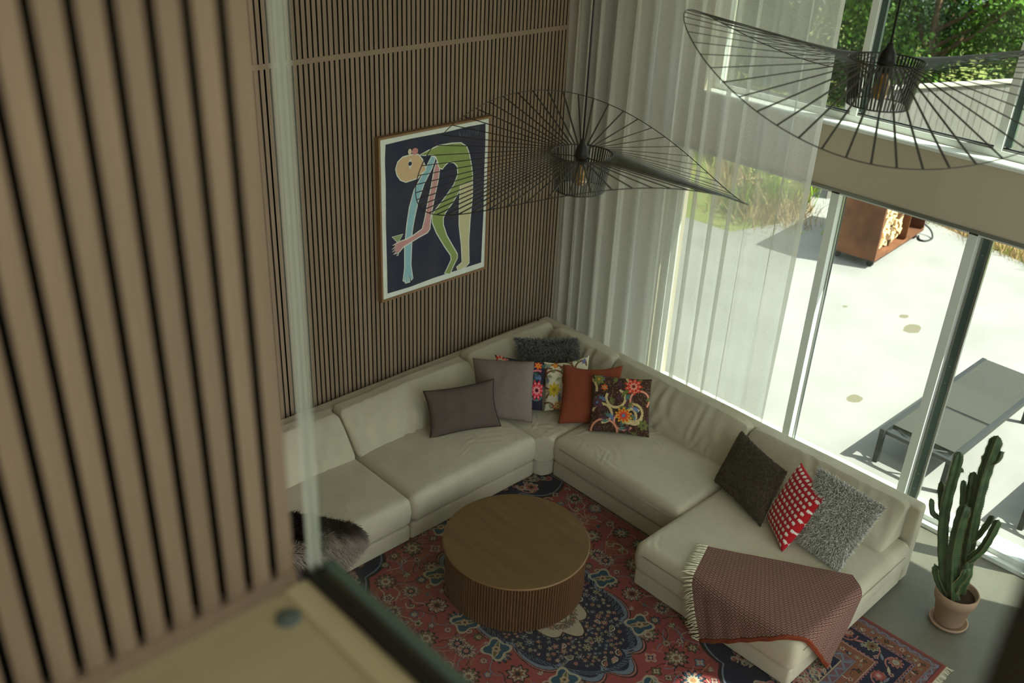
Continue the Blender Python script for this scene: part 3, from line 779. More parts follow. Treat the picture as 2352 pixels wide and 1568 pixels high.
# ------------------------------------------------------------------ rug
def make_rug():
    x0, x1, y0, y1 = -4.47, -1.27, -4.375, -0.03
    Wd, Hd, res = x1 - x0, y1 - y0, 0.004
    RED, RED2 = np.array(lin(130, 64, 63)), np.array(lin(119, 59, 57))
    NAVY, TEAL, LBL = lin(32, 36, 54), lin(36, 68, 84), lin(98, 108, 120)
    CRM, PINK, OLV, RUST, DRK, GOLD, MAU = lin(152, 142, 120), lin(150, 98, 92), lin(88, 82, 58), lin(112, 72, 56), lin(38, 33, 35), lin(136, 104, 72), lin(102, 74, 76)
    R = Ras(Wd, Hd, res, RED)
    U = R.X - Wd / 2; Vv = R.Y - Hd / 2
    hw, hh = Wd / 2, Hd / 2
    ex = hw - np.abs(U); ey = hh - np.abs(Vv); e = np.minimum(ex, ey)
    s_ = np.where(ex < ey, Vv, U)
    n = vnoise(np.stack([U.ravel() * 3, Vv.ravel() * 40, 0 * U.ravel()], 1), 3, 1.0, 2).reshape(U.shape)
    R.a[n > 0.35] = RED2
    # spandrels
    du, dv = hw - 0.49 - np.abs(U), hh - 0.49 - np.abs(Vv)
    ang = np.arctan2(dv, du); rad = np.hypot(du / 0.74, dv / 0.86)
    lob = 1 + 0.09 * np.abs(np.cos(ang * 7))
    R.a[rad < lob * 1.03] = DRK; R.a[rad < lob] = LBL; R.a[rad < lob * 0.985] = NAVY
    # medallion
    th = np.arctan2(Vv / 0.78, U / 0.44); rm = np.hypot(U / 0.44, Vv / 0.78)
    pt = 1 + 0.15 * np.abs(np.cos(th * 6)) ** 0.8 - 0.05 
    for q, c in ((1.04, DRK), (1.025, PINK), (1.01, DRK), (1.0, LBL), (0.955, NAVY)):
        R.a[rm < pt * q] = c
    r = random.Random(5)
    def sym(fn, u, v, rot=0.0):
        for su in (1, -1):
            for sv in (1, -1):
                fn(Wd / 2 + su * u, Hd / 2 + sv * v, math.atan2(sv * math.sin(rot), su * math.cos(rot)))
    # feathered edge and a navy ground full of small blossoms
    for k in range(26):
        a = k / 25 * math.pi / 2
        sym(lambda x, y, t: R.leaf(x, y, 0.030, 0.008, t + 0.9, NAVY, LBL), 0.44 * 0.99 * math.cos(a), 0.78 * 0.99 * math.sin(a), a)
    mp_ = []
    for k in range(900):
        a = r.uniform(0, math.pi / 2); q = r.uniform(0.42, 0.92); u, v = 0.44 * q * math.cos(a), 0.78 * q * math.sin(a)
        rr = r.choice([0.034, 0.026, 0.018, 0.014])
        if any(math.hypot(u - x, v - y) < (rr + z) * 0.95 for x, y, z in mp_): continue
        mp_.append((u, v, rr))
        c = r.choice([(CRM, PINK, CRM, DRK), (PINK, RUST, CRM, NAVY), (LBL, TEAL, CRM, DRK), (CRM, OLV, CRM, DRK), (CRM, NAVY, LBL, CRM), (MAU, PINK, GOLD, DRK)]); t0 = r.uniform(0, 6)
        if rr > 0.02 and k % 3 == 0:
            sym(lambda x, y, t: R.curl(x, y, rr, t + t0, 1, 0.0042, CRM), u, v, a)
            sym(lambda x, y, t: R.leaf(x, y, rr * .8, rr * .25, t + t0, c[1], c[0]), u, v, a)
        else:
            sym(lambda x, y, t: R.rosette(x, y, rr, c, r.choice([5, 6, 7]), t + t0, 0.45), u, v, a)
    p2 = 1 + 0.22 * np.abs(np.cos(th * 4))
    for q, c in ((0.47, DRK), (0.455, CRM), (0.30, OLV), (0.285, CRM), (0.22, MAU), (0.2, PINK), (0.1, NAVY)):
        R.a[rm < p2 * q] = c
    for k in range(9):
        a = (k + 0.5) / 9 * math.pi / 2
        sym(lambda x, y, t: (R.rosette(x, y, 0.026, (OLV, PINK, MAU, CRM) if k % 2 else (LBL, OLV, CRM, DRK), 6, t, 0.4), R.curl(x, y, 0.036, t + 1, 1, 0.004, OLV)), 0.44 * .40 * math.cos(a), 0.78 * .40 * math.sin(a), a)
    # field: vines, leaves and flowers, mirrored about both axes
    pts = []
    pal = [(NAVY, CRM, PINK, DRK), (DRK, CRM, RUST, DRK), (CRM, PINK, NAVY, CRM), (NAVY, LBL, CRM, PINK), (OLV, CRM, OLV, DRK), (DRK, TEAL, CRM, GOLD), (MAU, CRM, NAVY, PINK), (DRK, OLV, CRM, RUST)]
    FU, FV = hw - 0.50, hh - 0.50
    def infield(u, v, pad=0.03):
        if u > FU - pad or v > FV - pad: return False
        if math.hypot(u / 0.44, v / 0.78) < 1.17: return False
        if math.hypot((FU + .01 - u) / 0.74, (FV + .01 - v) / 0.86) < 1.10: return False
        return True
    for k in range(260):
        u, v = r.uniform(0, FU), r.uniform(0, FV)
        if not infield(u, v): continue
        a = r.uniform(0, 6.28); p = [(u, v)]
        for q in range(7):
            a += r.uniform(-0.7, 0.7); p.append((p[-1][0] + 0.03 * math.cos(a), p[-1][1] + 0.03 * math.sin(a)))
        if not all(infield(abs(x), abs(y), 0.0) for x, y in p): continue
        c = r.choice([CRM, PINK, GOLD, LBL, DRK])
        for su in (1, -1):
            for sv in (1, -1):
                R.line([(Wd / 2 + su * x, Hd / 2 + sv * y) for x, y in p], 0.0032, c)
    tries = 0
    while len(pts) < 250 and tries < 9000:
        tries += 1
        u, v = r.uniform(0, FU), r.uniform(0, FV)
        if not infield(u, v): continue
        big = len(pts) < 16
        rr = r.uniform(0.068, 0.092) if big else (r.uniform(0.030, 0.052) if len(pts) < 90 else r.uniform(0.015, 0.026))
        if any(math.hypot(u - a, v - b) < (rr + c) * 1.06 for a, b, c in pts): continue
        pts.append((u, v, rr)); t = r.uniform(0, 6.28); kind = r.random(); c = r.choice(pal)
        if big:
            sym(lambda x, y, q: R.rosette(x, y, rr, (c[0], c[1], c[2], c[3]), r.choice([8, 10, 12]), q + t, 0.30), u, v, t)
            for j in range(8):
                aa = t + j * 0.785
                sym(lambda x, y, q: R.rosette(x, y, rr * 0.17, (DRK, PINK, CRM, DRK), 5, 0, .2), abs(u + rr * 0.62 * math.cos(aa)), abs(v + rr * 0.62 * math.sin(aa)))
        elif kind < 0.55 or rr < 0.027:
            nn = r.choice([4, 5, 6, 8])
            sym(lambda x, y, q: R.rosette(x, y, rr, c, nn, q + t, 0.42), u, v, t)
        elif kind < 0.8:
            for j in (-0.6, 0, 0.6):
                sym(lambda x, y, q: R.leaf(x + rr * .4 * math.cos(q + j), y + rr * .4 * math.sin(q + j), rr * 0.6, rr * 0.20, q + j, c[1], c[0]), u, v, t)
        else:
            sym(lambda x, y, q: R.curl(x, y, rr * 0.9, q, 1, 0.0045, CRM), u, v, t)
            sym(lambda x, y, q: R.rosette(x, y, rr * 0.35, c, 5, 0, .3), u, v, t)
    # teal palmettes beside the medallion
    for (u, v) in ((0.51, 0.155), (0.0, 1.02), (0.36, 0.62)):
        sym(lambda x, y, q: (R.rosette(x, y, 0.105, (CRM, TEAL, TEAL, OLV), 4, q, 0.35), R.leaf(x, y, 0.075, 0.020, q, OLV, CRM), R.rosette(x, y, 0.034, (GOLD, CRM, GOLD, DRK), 6, 0, .3)), u, v, 0.6)
    # spandrel filling
    for k in range(150):
        a = r.uniform(0.05, 1.52); q = r.uniform(0.12, 0.92)
        u = FU - 0.74 * q * math.cos(a); v = FV - 0.86 * q * math.sin(a)
        c = r.choice([(PINK, RED, CRM, DRK), (CRM, PINK, RUST, DRK), (OLV, CRM, OLV, DRK), (LBL, TEAL, CRM, DRK), (PINK, RED, PINK, DRK)])
        rr = r.uniform(0.03, 0.07) if k < 18 else r.uniform(0.014, 0.03)
        sym(lambda x, y, t: R.rosette(x, y, rr, c, r.choice([5, 6, 8]), t, 0.3), u, v, a)
        sym(lambda x, y, t: R.curl(x, y, rr * 1.6, t, 1, 0.0045, CRM if k % 2 else PINK), u, v, a + 1)
    # borders
    bands = [(0.49, CRM), (0.484, MAU), (0.425, LBL), (0.42, RUST), (0.335, CRM), (0.329, MAU), (0.315, NAVY), (0.165, MAU), (0.150, LBL), (0.145, RUST), (0.075, LBL), (0.070, MAU), (0.034, DRK), (0.030, RED2), (0.012, RUST)]
    for d, c in bands:
        R.a[e < d] = c
    def zig(a0, a1, per, c1, c2):
        t = np.abs(((s_ / per) % 1.0) - 0.5) * 2
        f = (e - a0) / (a1 - a0)
        inb = (f > 0) & (f < 1)
        R.a[inb & (f < t)] = c1
        R.a[inb & (np.abs(f - t) < 0.22)] = c2
    zig(0.430, 0.480, 0.085, MAU, LBL)
    zig(0.036, 0.068, 0.075, MAU, LBL)
    zig(0.150, 0.166, 0.03, NAVY, PINK)
    zig(0.315, 0.331, 0.03, NAVY, PINK)
    def along(d, step, fn, jitter=0.0):
        k = 0; n1 = int((Hd - 2 * d) / step); n2 = int((Wd - 2 * d) / step)
        for i in range(n1 + 1):
            yy = d + (Hd - 2 * d) * i / n1
            for xx, aa in ((d, 0), (Wd - d, math.pi)):
                fn(xx + r.uniform(-jitter, jitter), yy, i, aa)
        for i in range(1, n2):
            xx = d + (Wd - 2 * d) * i / n2
            for yy, aa in ((d, math.pi / 2), (Hd - d, -math.pi / 2)):
                fn(xx, yy + r.uniform(-jitter, jitter), i, aa)
    def motif_small(x, y, i, a):
        c = [(DRK, DRK, OLV, DRK), (CRM, OLV, CRM, DRK), (NAVY, LBL, CRM, DRK), (PINK, CRM, MAU, DRK), (DRK, GOLD, DRK, DRK)][i % 5]
        R.rosette(x, y, 0.021 if i % 2 else 0.017, c, [4, 6, 3, 5, 4][i % 5], a + i, 0.45)
    along(0.110, 0.052, motif_small, 0.016); along(0.378, 0.052, motif_small, 0.016)
    along(0.130, 0.10, lambda x, y, i, a: R.leaf(x, y, 0.022, 0.008, a + i, NAVY if i % 2 else CRM), 0.01)
    along(0.398, 0.10, lambda x, y, i, a: R.leaf(x, y, 0.022, 0.008, a + i, NAVY if i % 2 else CRM), 0.01)
    along(0.052, 0.15, lambda x, y, i, a: R.rosette(x, y, 0.014, (LBL, PINK, LBL, DRK), 6, 0, .3))
    along(0.240, 0.17, lambda x, y, i, a: R.curl(x, y, 0.075, a + i, 1 if i % 2 else -1, 0.0050, PINK))
    along(0.240, 0.085, lambda x, y, i, a: R.leaf(x, y, 0.036, 0.013, a + 0.7 * i, [OLV, LBL, CRM, PINK][i % 4], DRK), 0.045)
    along(0.240, 0.17, lambda x, y, i, a: R.rosette(x, y, 0.052, [(PINK, RUST, CRM, DRK), (CRM, OLV, RUST, DRK), (RUST, RED, PINK, CRM)][i % 3], 9, a, 0.32), 0.025)
    along(0.240, 0.11, lambda x, y, i, a: R.rosette(x, y, 0.020, [(CRM, LBL, CRM, DRK), (PINK, CRM, RUST, DRK)][i % 2], 5, a, 0.4), 0.05)
    # weave it: dense grid where the rug can be seen, coarse under the sofa
    gx = np.concatenate([np.arange(0, 0.28, 0.04), np.arange(0.28, Wd - 0.002, res), [Wd]])
    gy = np.concatenate([np.arange(0, 3.30, res), np.arange(3.30, Hd - 0.02, 0.03), [Hd]])
    I = np.clip(np.round(gx / res).astype(int), 0, R.nx - 1); J = np.clip(np.round(gy / res).astype(int), 0, R.ny - 1)
    A = R.a[np.ix_(I, J)]
    PX, PY = np.meshgrid(gx + x0, gy + y0, indexing='ij')
    edge = np.minimum(np.minimum(PX - x0, x1 - PX), np.minimum(PY - y0, y1 - PY))
    PZ = 0.002 + 0.008 * np.clip(edge / 0.006, 0, 1)
    V = np.stack([PX, PY, PZ], -1).reshape(-1, 3)
    F = gridface(len(gx) - 1, len(gy) - 1)
    t = thing('persian_rug', 'red and navy floral rug with navy border, on the concrete floor under sofa and table', 'rug', ((x0 + x1) / 2, (y0 + y1) / 2, 0))
    lb(add('pile', mesh_from('pile', V, F, False, A.reshape(-1, 3)), M['vrug'], t))
    fr = MB(); rr = random.Random(9)
    for k in range(620):
        x = x0 + 0.01 + (Wd - 0.02) * k / 619
        a = rr.uniform(-0.5, 0.5); l = rr.uniform(0.028, 0.042)
        fr.tube([(x, y0 + 0.004, 0.006), (x + 0.4 * l * a, y0 - 0.5 * l, 0.006), (x + l * a, y0 - l, 0.003)], 0.0022, 4, False)
    f = lb(fr.make('fringe', M['rugfringe'], t)); f['kind'] = 'stuff'; f['label'] = 'short cream fringe'
make_rug()

# ------------------------------------------------------------------ coffee table
tc_ = (-2.862, -1.975)
ct = thing('coffee_table', 'round dark walnut drum coffee table with fluted side on the rug', 'table', (tc_[0], tc_[1], 0))
V, F = lathe([(0.0, 0.392), (0.495, 0.392), (0.500, 0.389), (0.502, 0.383), (0.500, 0.377), (0.490, 0.374), (0.0, 0.374)], 128)
one('tabletop', (V, F), M['tabletop'], ct, False)
V, F = lathe([(0.496, 0.380), (0.503, 0.3825), (0.5035, 0.386), (0.502, 0.390), (0.497, 0.3925)], 128)
one('edge_band', (V, F), mat('worn walnut edge', lin(126, 94, 58), 0.4, 0.4, var=0.1), ct, True)
V, F = lathe([(0.0, 0.012), (0.470, 0.012), (0.470, 0.375), (0.0, 0.375)], 96)
one('drum', (V, F), mat('dark drum core', lin(40, 28, 20), 0.8, 0.2, var=0.1), ct, False)
NF = 150
fw = math.pi * 2 * 0.48 / NF * 0.92
prof = [(0.466, -fw / 2)] + [(0.472 + 0.013 * math.sin(a), -fw / 2 * math.cos(a)) for a in np.linspace(0.15, math.pi - 0.15, 6)] + [(0.466, fw / 2)]
n_ = len(prof)
fv = [(p[0], p[1], 0.013) for p in prof] + [(p[0], p[1], 0.373) for p in prof]
ff = [(i, i + 1, n_ + i + 1, n_ + i) for i in range(n_ - 1)] + [tuple(range(n_ - 1, -1, -1)), tuple(range(n_, 2 * n_))]
fme = mesh_from('flute', fv, ff); fme.materials.append(M['tableslat'])
for k in range(NF):
    o = add('flute', fme, None, ct); o.rotation_euler = (0, 0, 2 * math.pi * k / NF)

# ------------------------------------------------------------------ cushions
def pillow_grid(c4, T, n, pinch=0.06, puff=0.55, seed=0, wr=0.006, sag=0.0):
    bl, br, tr, tl = [np.array(p, float) for p in c4]
    u = np.linspace(0, 1, n + 1); Ug, Vg = np.meshgrid(u, u, indexing='ij')
    a, b = 2 * Ug - 1, 2 * Vg - 1
    a2 = a * (1 - pinch * (1 - b * b) * np.abs(a) ** 1.5); b2 = b * (1 - pinch * (1 - a * a) * np.abs(b) ** 1.5)
    b2 = b2 - sag * (1 - a * a) * np.clip(b, 0, 1) ** 2
    uu, vv = (a2 + 1) / 2, (b2 + 1) / 2
    P = ((1 - uu) * (1 - vv))[..., None] * bl + (uu * (1 - vv))[..., None] * br + (uu * vv)[..., None] * tr + ((1 - uu) * vv)[..., None] * tl
    nrm = np.cross(br - bl, tl - bl); nrm /= np.linalg.norm(nrm)
    hgt = T / 2 * np.clip((1 - np.abs(a) ** 3) * (1 - np.abs(b) ** 3), 0, 1) ** puff
    mask = np.clip((1 - a ** 4) * (1 - b ** 4), 0, 1)
    wf_ = wr * vnoise(P.reshape(-1, 3), seed, 16, 3).reshape(a.shape) * mask
    front = P + (hgt + wf_)[..., None] * nrm; back = P - (hgt + 0.5 * wf_)[..., None] * nrm
    return front, back, nrm, Ug, Vg
def pillow_mesh(name, c4, T, n, cols=None, **kw):
    front, back, nrm, Ug, Vg = pillow_grid(c4, T, n, **kw)
    f = gridface(n, n); N = (n + 1) ** 2
    # share the rim
    idx = np.arange(N).reshape(n + 1, n + 1); bi = idx + N
    bi = bi.copy(); bi[0, :] = idx[0, :]; bi[-1, :] = idx[-1, :]; bi[:, 0] = idx[:, 0]; bi[:, -1] = idx[:, -1]
    fb = np.stack([bi[:-1, :-1], bi[:-1, 1:], bi[1:, 1:], bi[1:, :-1]], -1).reshape(-1, 4)
    V = np.concatenate([front.reshape(-1, 3), back.reshape(-1, 3)]); F = np.concatenate([f, fb])
    c = None if cols is None else np.concatenate([cols.reshape(-1, 3)] * 2)
    return mesh_from(name, V, F, True, c), front, back, nrm
def rim_path(front, n):
    e = [front[i, 0] for i in range(0, n, 2)] + [front[n, j] for j in range(0, n, 2)] + [front[i, n] for i in range(n, 0, -2)] + [front[0, j] for j in range(n, 0, -2)]
    return e
def cushion(name, label, c4, T, n, m, cols=None, piping=None, **kw):
    base = np.mean(np.array(c4[:2]), axis=0)
    t = thing(name, label, 'cushion', tuple(base), 'loose cushions on the sofa')
    me, fr, bk, nr = pillow_mesh('cover', c4, T, n, cols, **kw)
    lb(add('cover', me, m, t))
    if piping is not None:
        V, F = loop_tube(rim_path(fr, n), 0.004, 6); lb(one('piping', (V, F), piping, t, True))
    return t, fr, bk, nr
def strands(fr, bk, nr, count, length, width, seed, base_c, tip_c, lay, back_too=True, rim=True):
    r = np.random.default_rng(seed); n = fr.shape[0] - 1
    V = np.zeros((count, 5, 3)); C = np.zeros((count, 5, 3))
    i = r.uniform(0, n - 1e-3, count); j = r.uniform(0, n - 1e-3, count)
    i0, j0 = i.astype(int), j.astype(int); fi, fj = (i - i0)[:, None], (j - j0)[:, None]
    def samp(G): return (1 - fi) * (1 - fj) * G[i0, j0] + fi * (1 - fj) * G[i0 + 1, j0] + fi * fj * G[i0 + 1, j0 + 1] + (1 - fi) * fj * G[i0, j0 + 1]
    side = np.where(r.random(count) < (0.82 if back_too else 1.0), 1, -1)[:, None]
    p = np.where(side > 0, samp(fr), samp(bk))
    gu = fr[np.minimum(i0 + 1, n), j0] - fr[i0, j0]; gv = fr[i0, np.minimum(j0 + 1, n)] - fr[i0, j0]
    nn = np.cross(gu, gv); nn /= np.linalg.norm(nn, axis=1, keepdims=True) + 1e-9
    nn = np.where(side > 0, nn, -nr)
    d = nn + np.array(lay) + r.normal(size=(count, 3)) * 0.55
    if rim:   # strands at the edge fan outwards
        cen = fr.mean(axis=(0, 1)); out = p - cen; out /= np.linalg.norm(out, axis=1, keepdims=True) + 1e-9
        ed = np.maximum(np.abs(i / n * 2 - 1), np.abs(j / n * 2 - 1))[:, None] ** 8
        d = d * (1 - 0.5 * ed) + out * ed * 1.2
    d /= np.linalg.norm(d, axis=1, keepdims=True)
    L_ = length * r.uniform(0.6, 1.15, (count, 1))
    w = np.cross(d, r.normal(size=(count, 3))); w /= np.linalg.norm(w, axis=1, keepdims=True) + 1e-9; w *= width / 2
    mid = p + d * L_ * 0.55; tip = p + d * L_ + np.array([0, 0, -0.18]) * L_ + r.normal(size=(count, 3)) * L_ * 0.15
    V[:, 0] = p - w; V[:, 1] = p + w; V[:, 2] = mid + w * 0.8; V[:, 3] = mid - w * 0.8; V[:, 4] = tip
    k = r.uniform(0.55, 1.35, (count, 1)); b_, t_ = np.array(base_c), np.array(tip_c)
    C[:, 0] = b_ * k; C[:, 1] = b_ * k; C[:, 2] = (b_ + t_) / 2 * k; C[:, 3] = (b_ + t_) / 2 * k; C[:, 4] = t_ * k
    o = np.arange(count)[:, None] * 5
    Q = np.concatenate([o + [0, 1, 2], o + [0, 2, 3], o + [3, 2, 4]])
    return V.reshape(-1, 3), Q.astype(np.int64), np.clip(C.reshape(-1, 3), 0, 1)

C_LUM = lin(92, 80, 76); C_TAUPE = lin(134, 122, 116)
# charcoal lumbar cushion with dark piping
cushion('lumbar_cushion', 'dark taupe rectangular cushion with black piping, lying in front of the square taupe cushion',
        [(-2.58, -0.69, 0.425), (-2.024, -0.91, 0.425), (-1.95, -0.725, 0.752), (-2.505, -0.51, 0.745)], 0.13, 40,
        mat('dark taupe linen', C_LUM, 0.92, 0.1, var=0.06, vscale=30, bump=0.35, bscale=20, bdist=0.008), piping=mat('black piping', lin(34, 32, 34), 0.8, 0.2, var=0.05), pinch=0.10, seed=31, wr=0.010)
cushion('square_cushion', 'plain taupe square cushion standing against the corner, behind the dark lumbar one',
        [(-2.085, -0.70, 0.43), (-1.806, -1.042, 0.43), (-1.645, -0.87, 0.868), (-1.912, -0.42, 0.80)], 0.15, 40,
        mat('taupe linen', C_TAUPE, 0.92, 0.1, var=0.06, vscale=30, bump=0.3, bscale=22, bdist=0.008), pinch=0.03, seed=32, wr=0.007)

def flora(n, bg, seed, leafc, stemc, flow, dots=None, big=7):
    R = Ras(1.0, 1.0, 1.0 / n, bg); r = random.Random(seed)
    if dots:
        for _ in range(700): R.rosette(r.random(), r.random(), 0.006, (dots,) * 4, 5, 0, 0)
    for k in range(10):
        x, y, a = r.random(), r.random(), r.uniform(0, 6.28); p = [(x, y)]; tn = r.choice([-1, 1]) * r.uniform(0.16, 0.34)
        for q in range(16):
            a += tn; p.append((p[-1][0] + 0.045 * math.cos(a), p[-1][1] + 0.045 * math.sin(a)))
        R.line(p, 0.019, stemc[k % len(stemc)][0]); R.line(p, 0.011, stemc[k % len(stemc)][1])
    for k in range(34):
        x, y, a = r.random(), r.random(), r.uniform(0, 6.28); c = r.choice(leafc)
        for j in (-0.9, -0.3, 0.3, 0.9):
            R.leaf(x + 0.04 * math.cos(a + j), y + 0.04 * math.sin(a + j), 0.05, 0.017, a + j, c)
    for k, (x, y, rr, cs, pn) in enumerate(flow):
        R.rosette(x, y, rr, cs, pn, 0.3 * k, 0.34)
        for j in range(pn):
            aa = j * 2 * math.pi / pn - 0.3 * k / 1.0
            R.rosette(x + rr * 0.68 * math.cos(aa), y + rr * 0.68 * math.sin(aa), rr * 0.10, (cs[2],) * 4, 5, 0, 0)
    return R.a[:n + 1, :n + 1]
NP = 150
BR_BG = lin(66, 46, 38); REDF = lin(214, 62, 48); YEL = lin(226, 176, 52); BLU = lin(104, 130, 168); OLI = lin(110, 116, 62); CRE = lin(222, 206, 156); PUR = lin(88, 58, 70); TEA = lin(84, 122, 118); ORG = lin(218, 120, 48)
cols = flora(NP, BR_BG, 4, [TEA, OLI, PUR, BLU, OLI], [(CRE, lin(214, 186, 128)), (lin(196, 96, 78), lin(228, 168, 140)), (CRE, lin(210, 178, 116))],
             [(0.70, 0.86, 0.155, (REDF, REDF, lin(236, 160, 130), lin(120, 34, 36)), 9), (0.56, 0.34, 0.145, (YEL, ORG, REDF, BLU), 10), (0.12, 0.93, 0.10, (OLI, lin(136, 140, 70), OLI, YEL), 6),
              (0.90, 0.20, 0.10, (OLI, lin(110, 116, 62), OLI, PUR), 6), (0.10, 0.52, 0.11, (PUR, lin(110, 70, 84), PUR, BLU), 7), (0.22, 0.80, 0.06, (ORG, REDF, YEL, BLU), 6)], lin(150, 120, 90))
cushion('floral_cushion', 'dark brown cushion with red and orange flowers and cream vines, right of corner',
        [(-1.537, -1.415, 0.43), (-1.236, -1.795, 0.43), (-1.075, -1.635, 0.838), (-1.376, -1.262, 0.828)], 0.14, NP, M['vcloth'], cols, pinch=0.05, seed=33)
cols = flora(NP, lin(224, 216, 188), 8, [lin(128, 140, 96), lin(120, 124, 146), lin(150, 160, 120)], [(lin(112, 70, 52), lin(126, 80, 58)), (lin(112, 70, 52), lin(140, 92, 66))],
             [(0.20, 0.42, 0.15, (lin(204, 178, 48), lin(214, 188, 62), lin(196, 170, 40), lin(150, 128, 40)), 8), (0.62, 0.60, 0.10, (lin(204, 178, 48), YEL, ORG, REDF), 6), (0.24, 0.93, 0.07, (ORG, ORG, YEL, ORG), 5), (0.30, 0.08, 0.11, (ORG, lin(206, 128, 70), CRE, ORG), 6),
              (0.88, 0.92, 0.06, (lin(110, 118, 150),) * 4, 5), (0.55, 0.32, 0.07, (REDF, lin(160, 60, 50), CRE, REDF), 4)])
cushion('floral_cushion', 'cream cushion printed with yellow flowers and brown stems, behind the rust cushion',
        [(-1.60, -0.975, 0.43), (-1.327, -1.20, 0.43), (-1.115, -0.995, 0.800), (-1.472, -0.815, 0.78)], 0.13, NP, M['vcloth'], cols, pinch=0.06, seed=34, sag=0.10)
cols = flora(NP, lin(36, 38, 58), 12, [lin(70, 112, 128), lin(60, 100, 88), lin(94, 116, 150)], [(lin(200, 92, 100), lin(214, 130, 130)), (TEA, TEA)],
             [(0.84, 0.42, 0.21, (lin(208, 40, 62), lin(214, 54, 70), lin(238, 150, 150), lin(90, 22, 40)), 10), (0.1, 0.9, 0.14, (lin(214, 60, 64), lin(206, 50, 56), CRE, BLU), 8), (0.85, 0.93, 0.09, (REDF, lin(220, 80, 60), YEL, REDF), 6), (0.3, 0.85, 0.12, (TEA, lin(96, 160, 170), TEA, CRE), 6)])
cushion('floral_cushion', 'navy cushion with crimson flowers showing from behind the taupe square cushion',
        [(-1.86, -0.745, 0.43), (-1.612, -0.965, 0.43), (-1.462, -0.83, 0.770), (-1.770, -0.535, 0.832)], 0.12, NP, M['vcloth'], cols, pinch=0.05, seed=35)
cushion('rust_cushion', 'plain rust-brown square cushion between the cream floral and the brown floral cushion',
        [(-1.650, -1.185, 0.43), (-1.293, -1.515, 0.43), (-1.075, -1.325, 0.832), (-1.420, -0.985, 0.815)], 0.15, 44,
        mat('rust linen', lin(138, 70, 48), 0.92, 0.1, var=0.07, vscale=30, bump=0.35, bscale=18, bdist=0.008), pinch=0.05, seed=36, wr=0.009, sag=0.12)
# shaggy charcoal lumbar cushion in the corner
cu, fr, bk, nr = cushion('shaggy_cushion', 'charcoal shaggy rectangular cushion at the back of the sofa corner',
        [(-1.40, -0.56, 0.455), (-1.02, -0.855, 0.455), (-0.945, -0.690, 0.775), (-1.36, -0.345, 0.772)], 0.14, 40, mat('charcoal backing', lin(60, 62, 60), 0.95, 0.05, var=0.15, vscale=60), pinch=0.02, seed=37, sag=0.06)
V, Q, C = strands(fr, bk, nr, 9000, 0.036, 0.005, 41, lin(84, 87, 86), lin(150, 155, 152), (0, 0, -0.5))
o = lb(add('pile', mesh_from('pile', V, Q, False, C), M['vfur'], cu)); o['kind'] = 'stuff'
# right-hand group
cu, fr, bk, nr = cushion('boucle_cushion', 'dark brown boucle square cushion leaning on the right back cushions',
        [(-1.310, -2.480, 0.43), (-1.500, -3.020, 0.43), (-1.150, -2.960, 0.700), (-0.955, -2.430, 0.705)], 0.21, 60,
        mat('dark brown boucle', lin(92, 82, 71), 0.98, 0.05, var=0.35, vscale=180, bump=0.8, bscale=260, bdist=0.006, detail=2), pinch=0.07, seed=38, wr=0.005)
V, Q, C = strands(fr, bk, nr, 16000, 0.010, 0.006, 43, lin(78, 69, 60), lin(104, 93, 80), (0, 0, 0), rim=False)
o = lb(add('pile', mesh_from('pile', V, Q, False, C), M['vfur'], cu)); o['kind'] = 'stuff'
NE = 210
def elephants():
    R = Ras(1.0, 1.0, 1.0 / NE, lin(178, 24, 38)); wh = lin(232, 226, 214)
    rows = 11
    for j in range(rows):
        for i in range(9):
            x = (i + 0.5 + (0.5 if j % 2 else 0)) / 9.3; y = (j + 0.5) / rows; s = 0.0275; f = 1 if (j // 2) % 2 else -1
            def fn(dx, dy):
                u = dx * f / s; v = dy / s
                m_ = ((u / 1.05) ** 2 + ((v - 0.1) / 0.72) ** 2 < 1) | (np.hypot(u - 0.95, v - 0.15) < 0.58)
                m_ |= (np.abs(u + 0.55) < 0.27) & (v < 0) & (v > -1.0)
                m_ |= (np.abs(u - 0.35) < 0.27) & (v < 0) & (v > -1.0)
                m_ |= (np.abs(u - 1.38) < 0.17) & (v < 0.2) & (v > -0.8)
                return [(m_, wh)]
            R.put(x, y, s * 1.8, fn)
    return R.a[:NE + 1, :NE + 1]
cushion('elephant_cushion', 'red cushion printed with rows of small white elephants', 
        [(-1.390, -2.990, 0.43), (-1.620, -3.270, 0.43), (-1.320, -3.355, 0.789), (-1.110, -3.025, 0.802)], 0.14, NE,
        M['vcloth'], elephants(), pinch=0.05, seed=39)
cu, fr, bk, nr = cushion('shaggy_cushion', 'light grey shaggy square cushion next to the red one',
        [(-1.442, -3.270, 0.435), (-1.490, -3.620, 0.435), (-1.180, -3.695, 0.84), (-1.178, -3.190, 0.880)], 0.16, 40, mat('grey backing', lin(120, 120, 112), 0.95, 0.05, var=0.15, vscale=60), pinch=0.02, seed=40)
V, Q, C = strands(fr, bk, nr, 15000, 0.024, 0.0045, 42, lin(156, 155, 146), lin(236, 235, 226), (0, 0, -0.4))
o = lb(add('pile', mesh_from('pile', V, Q, False, C), M['vfur'], cu)); o['kind'] = 'stuff'

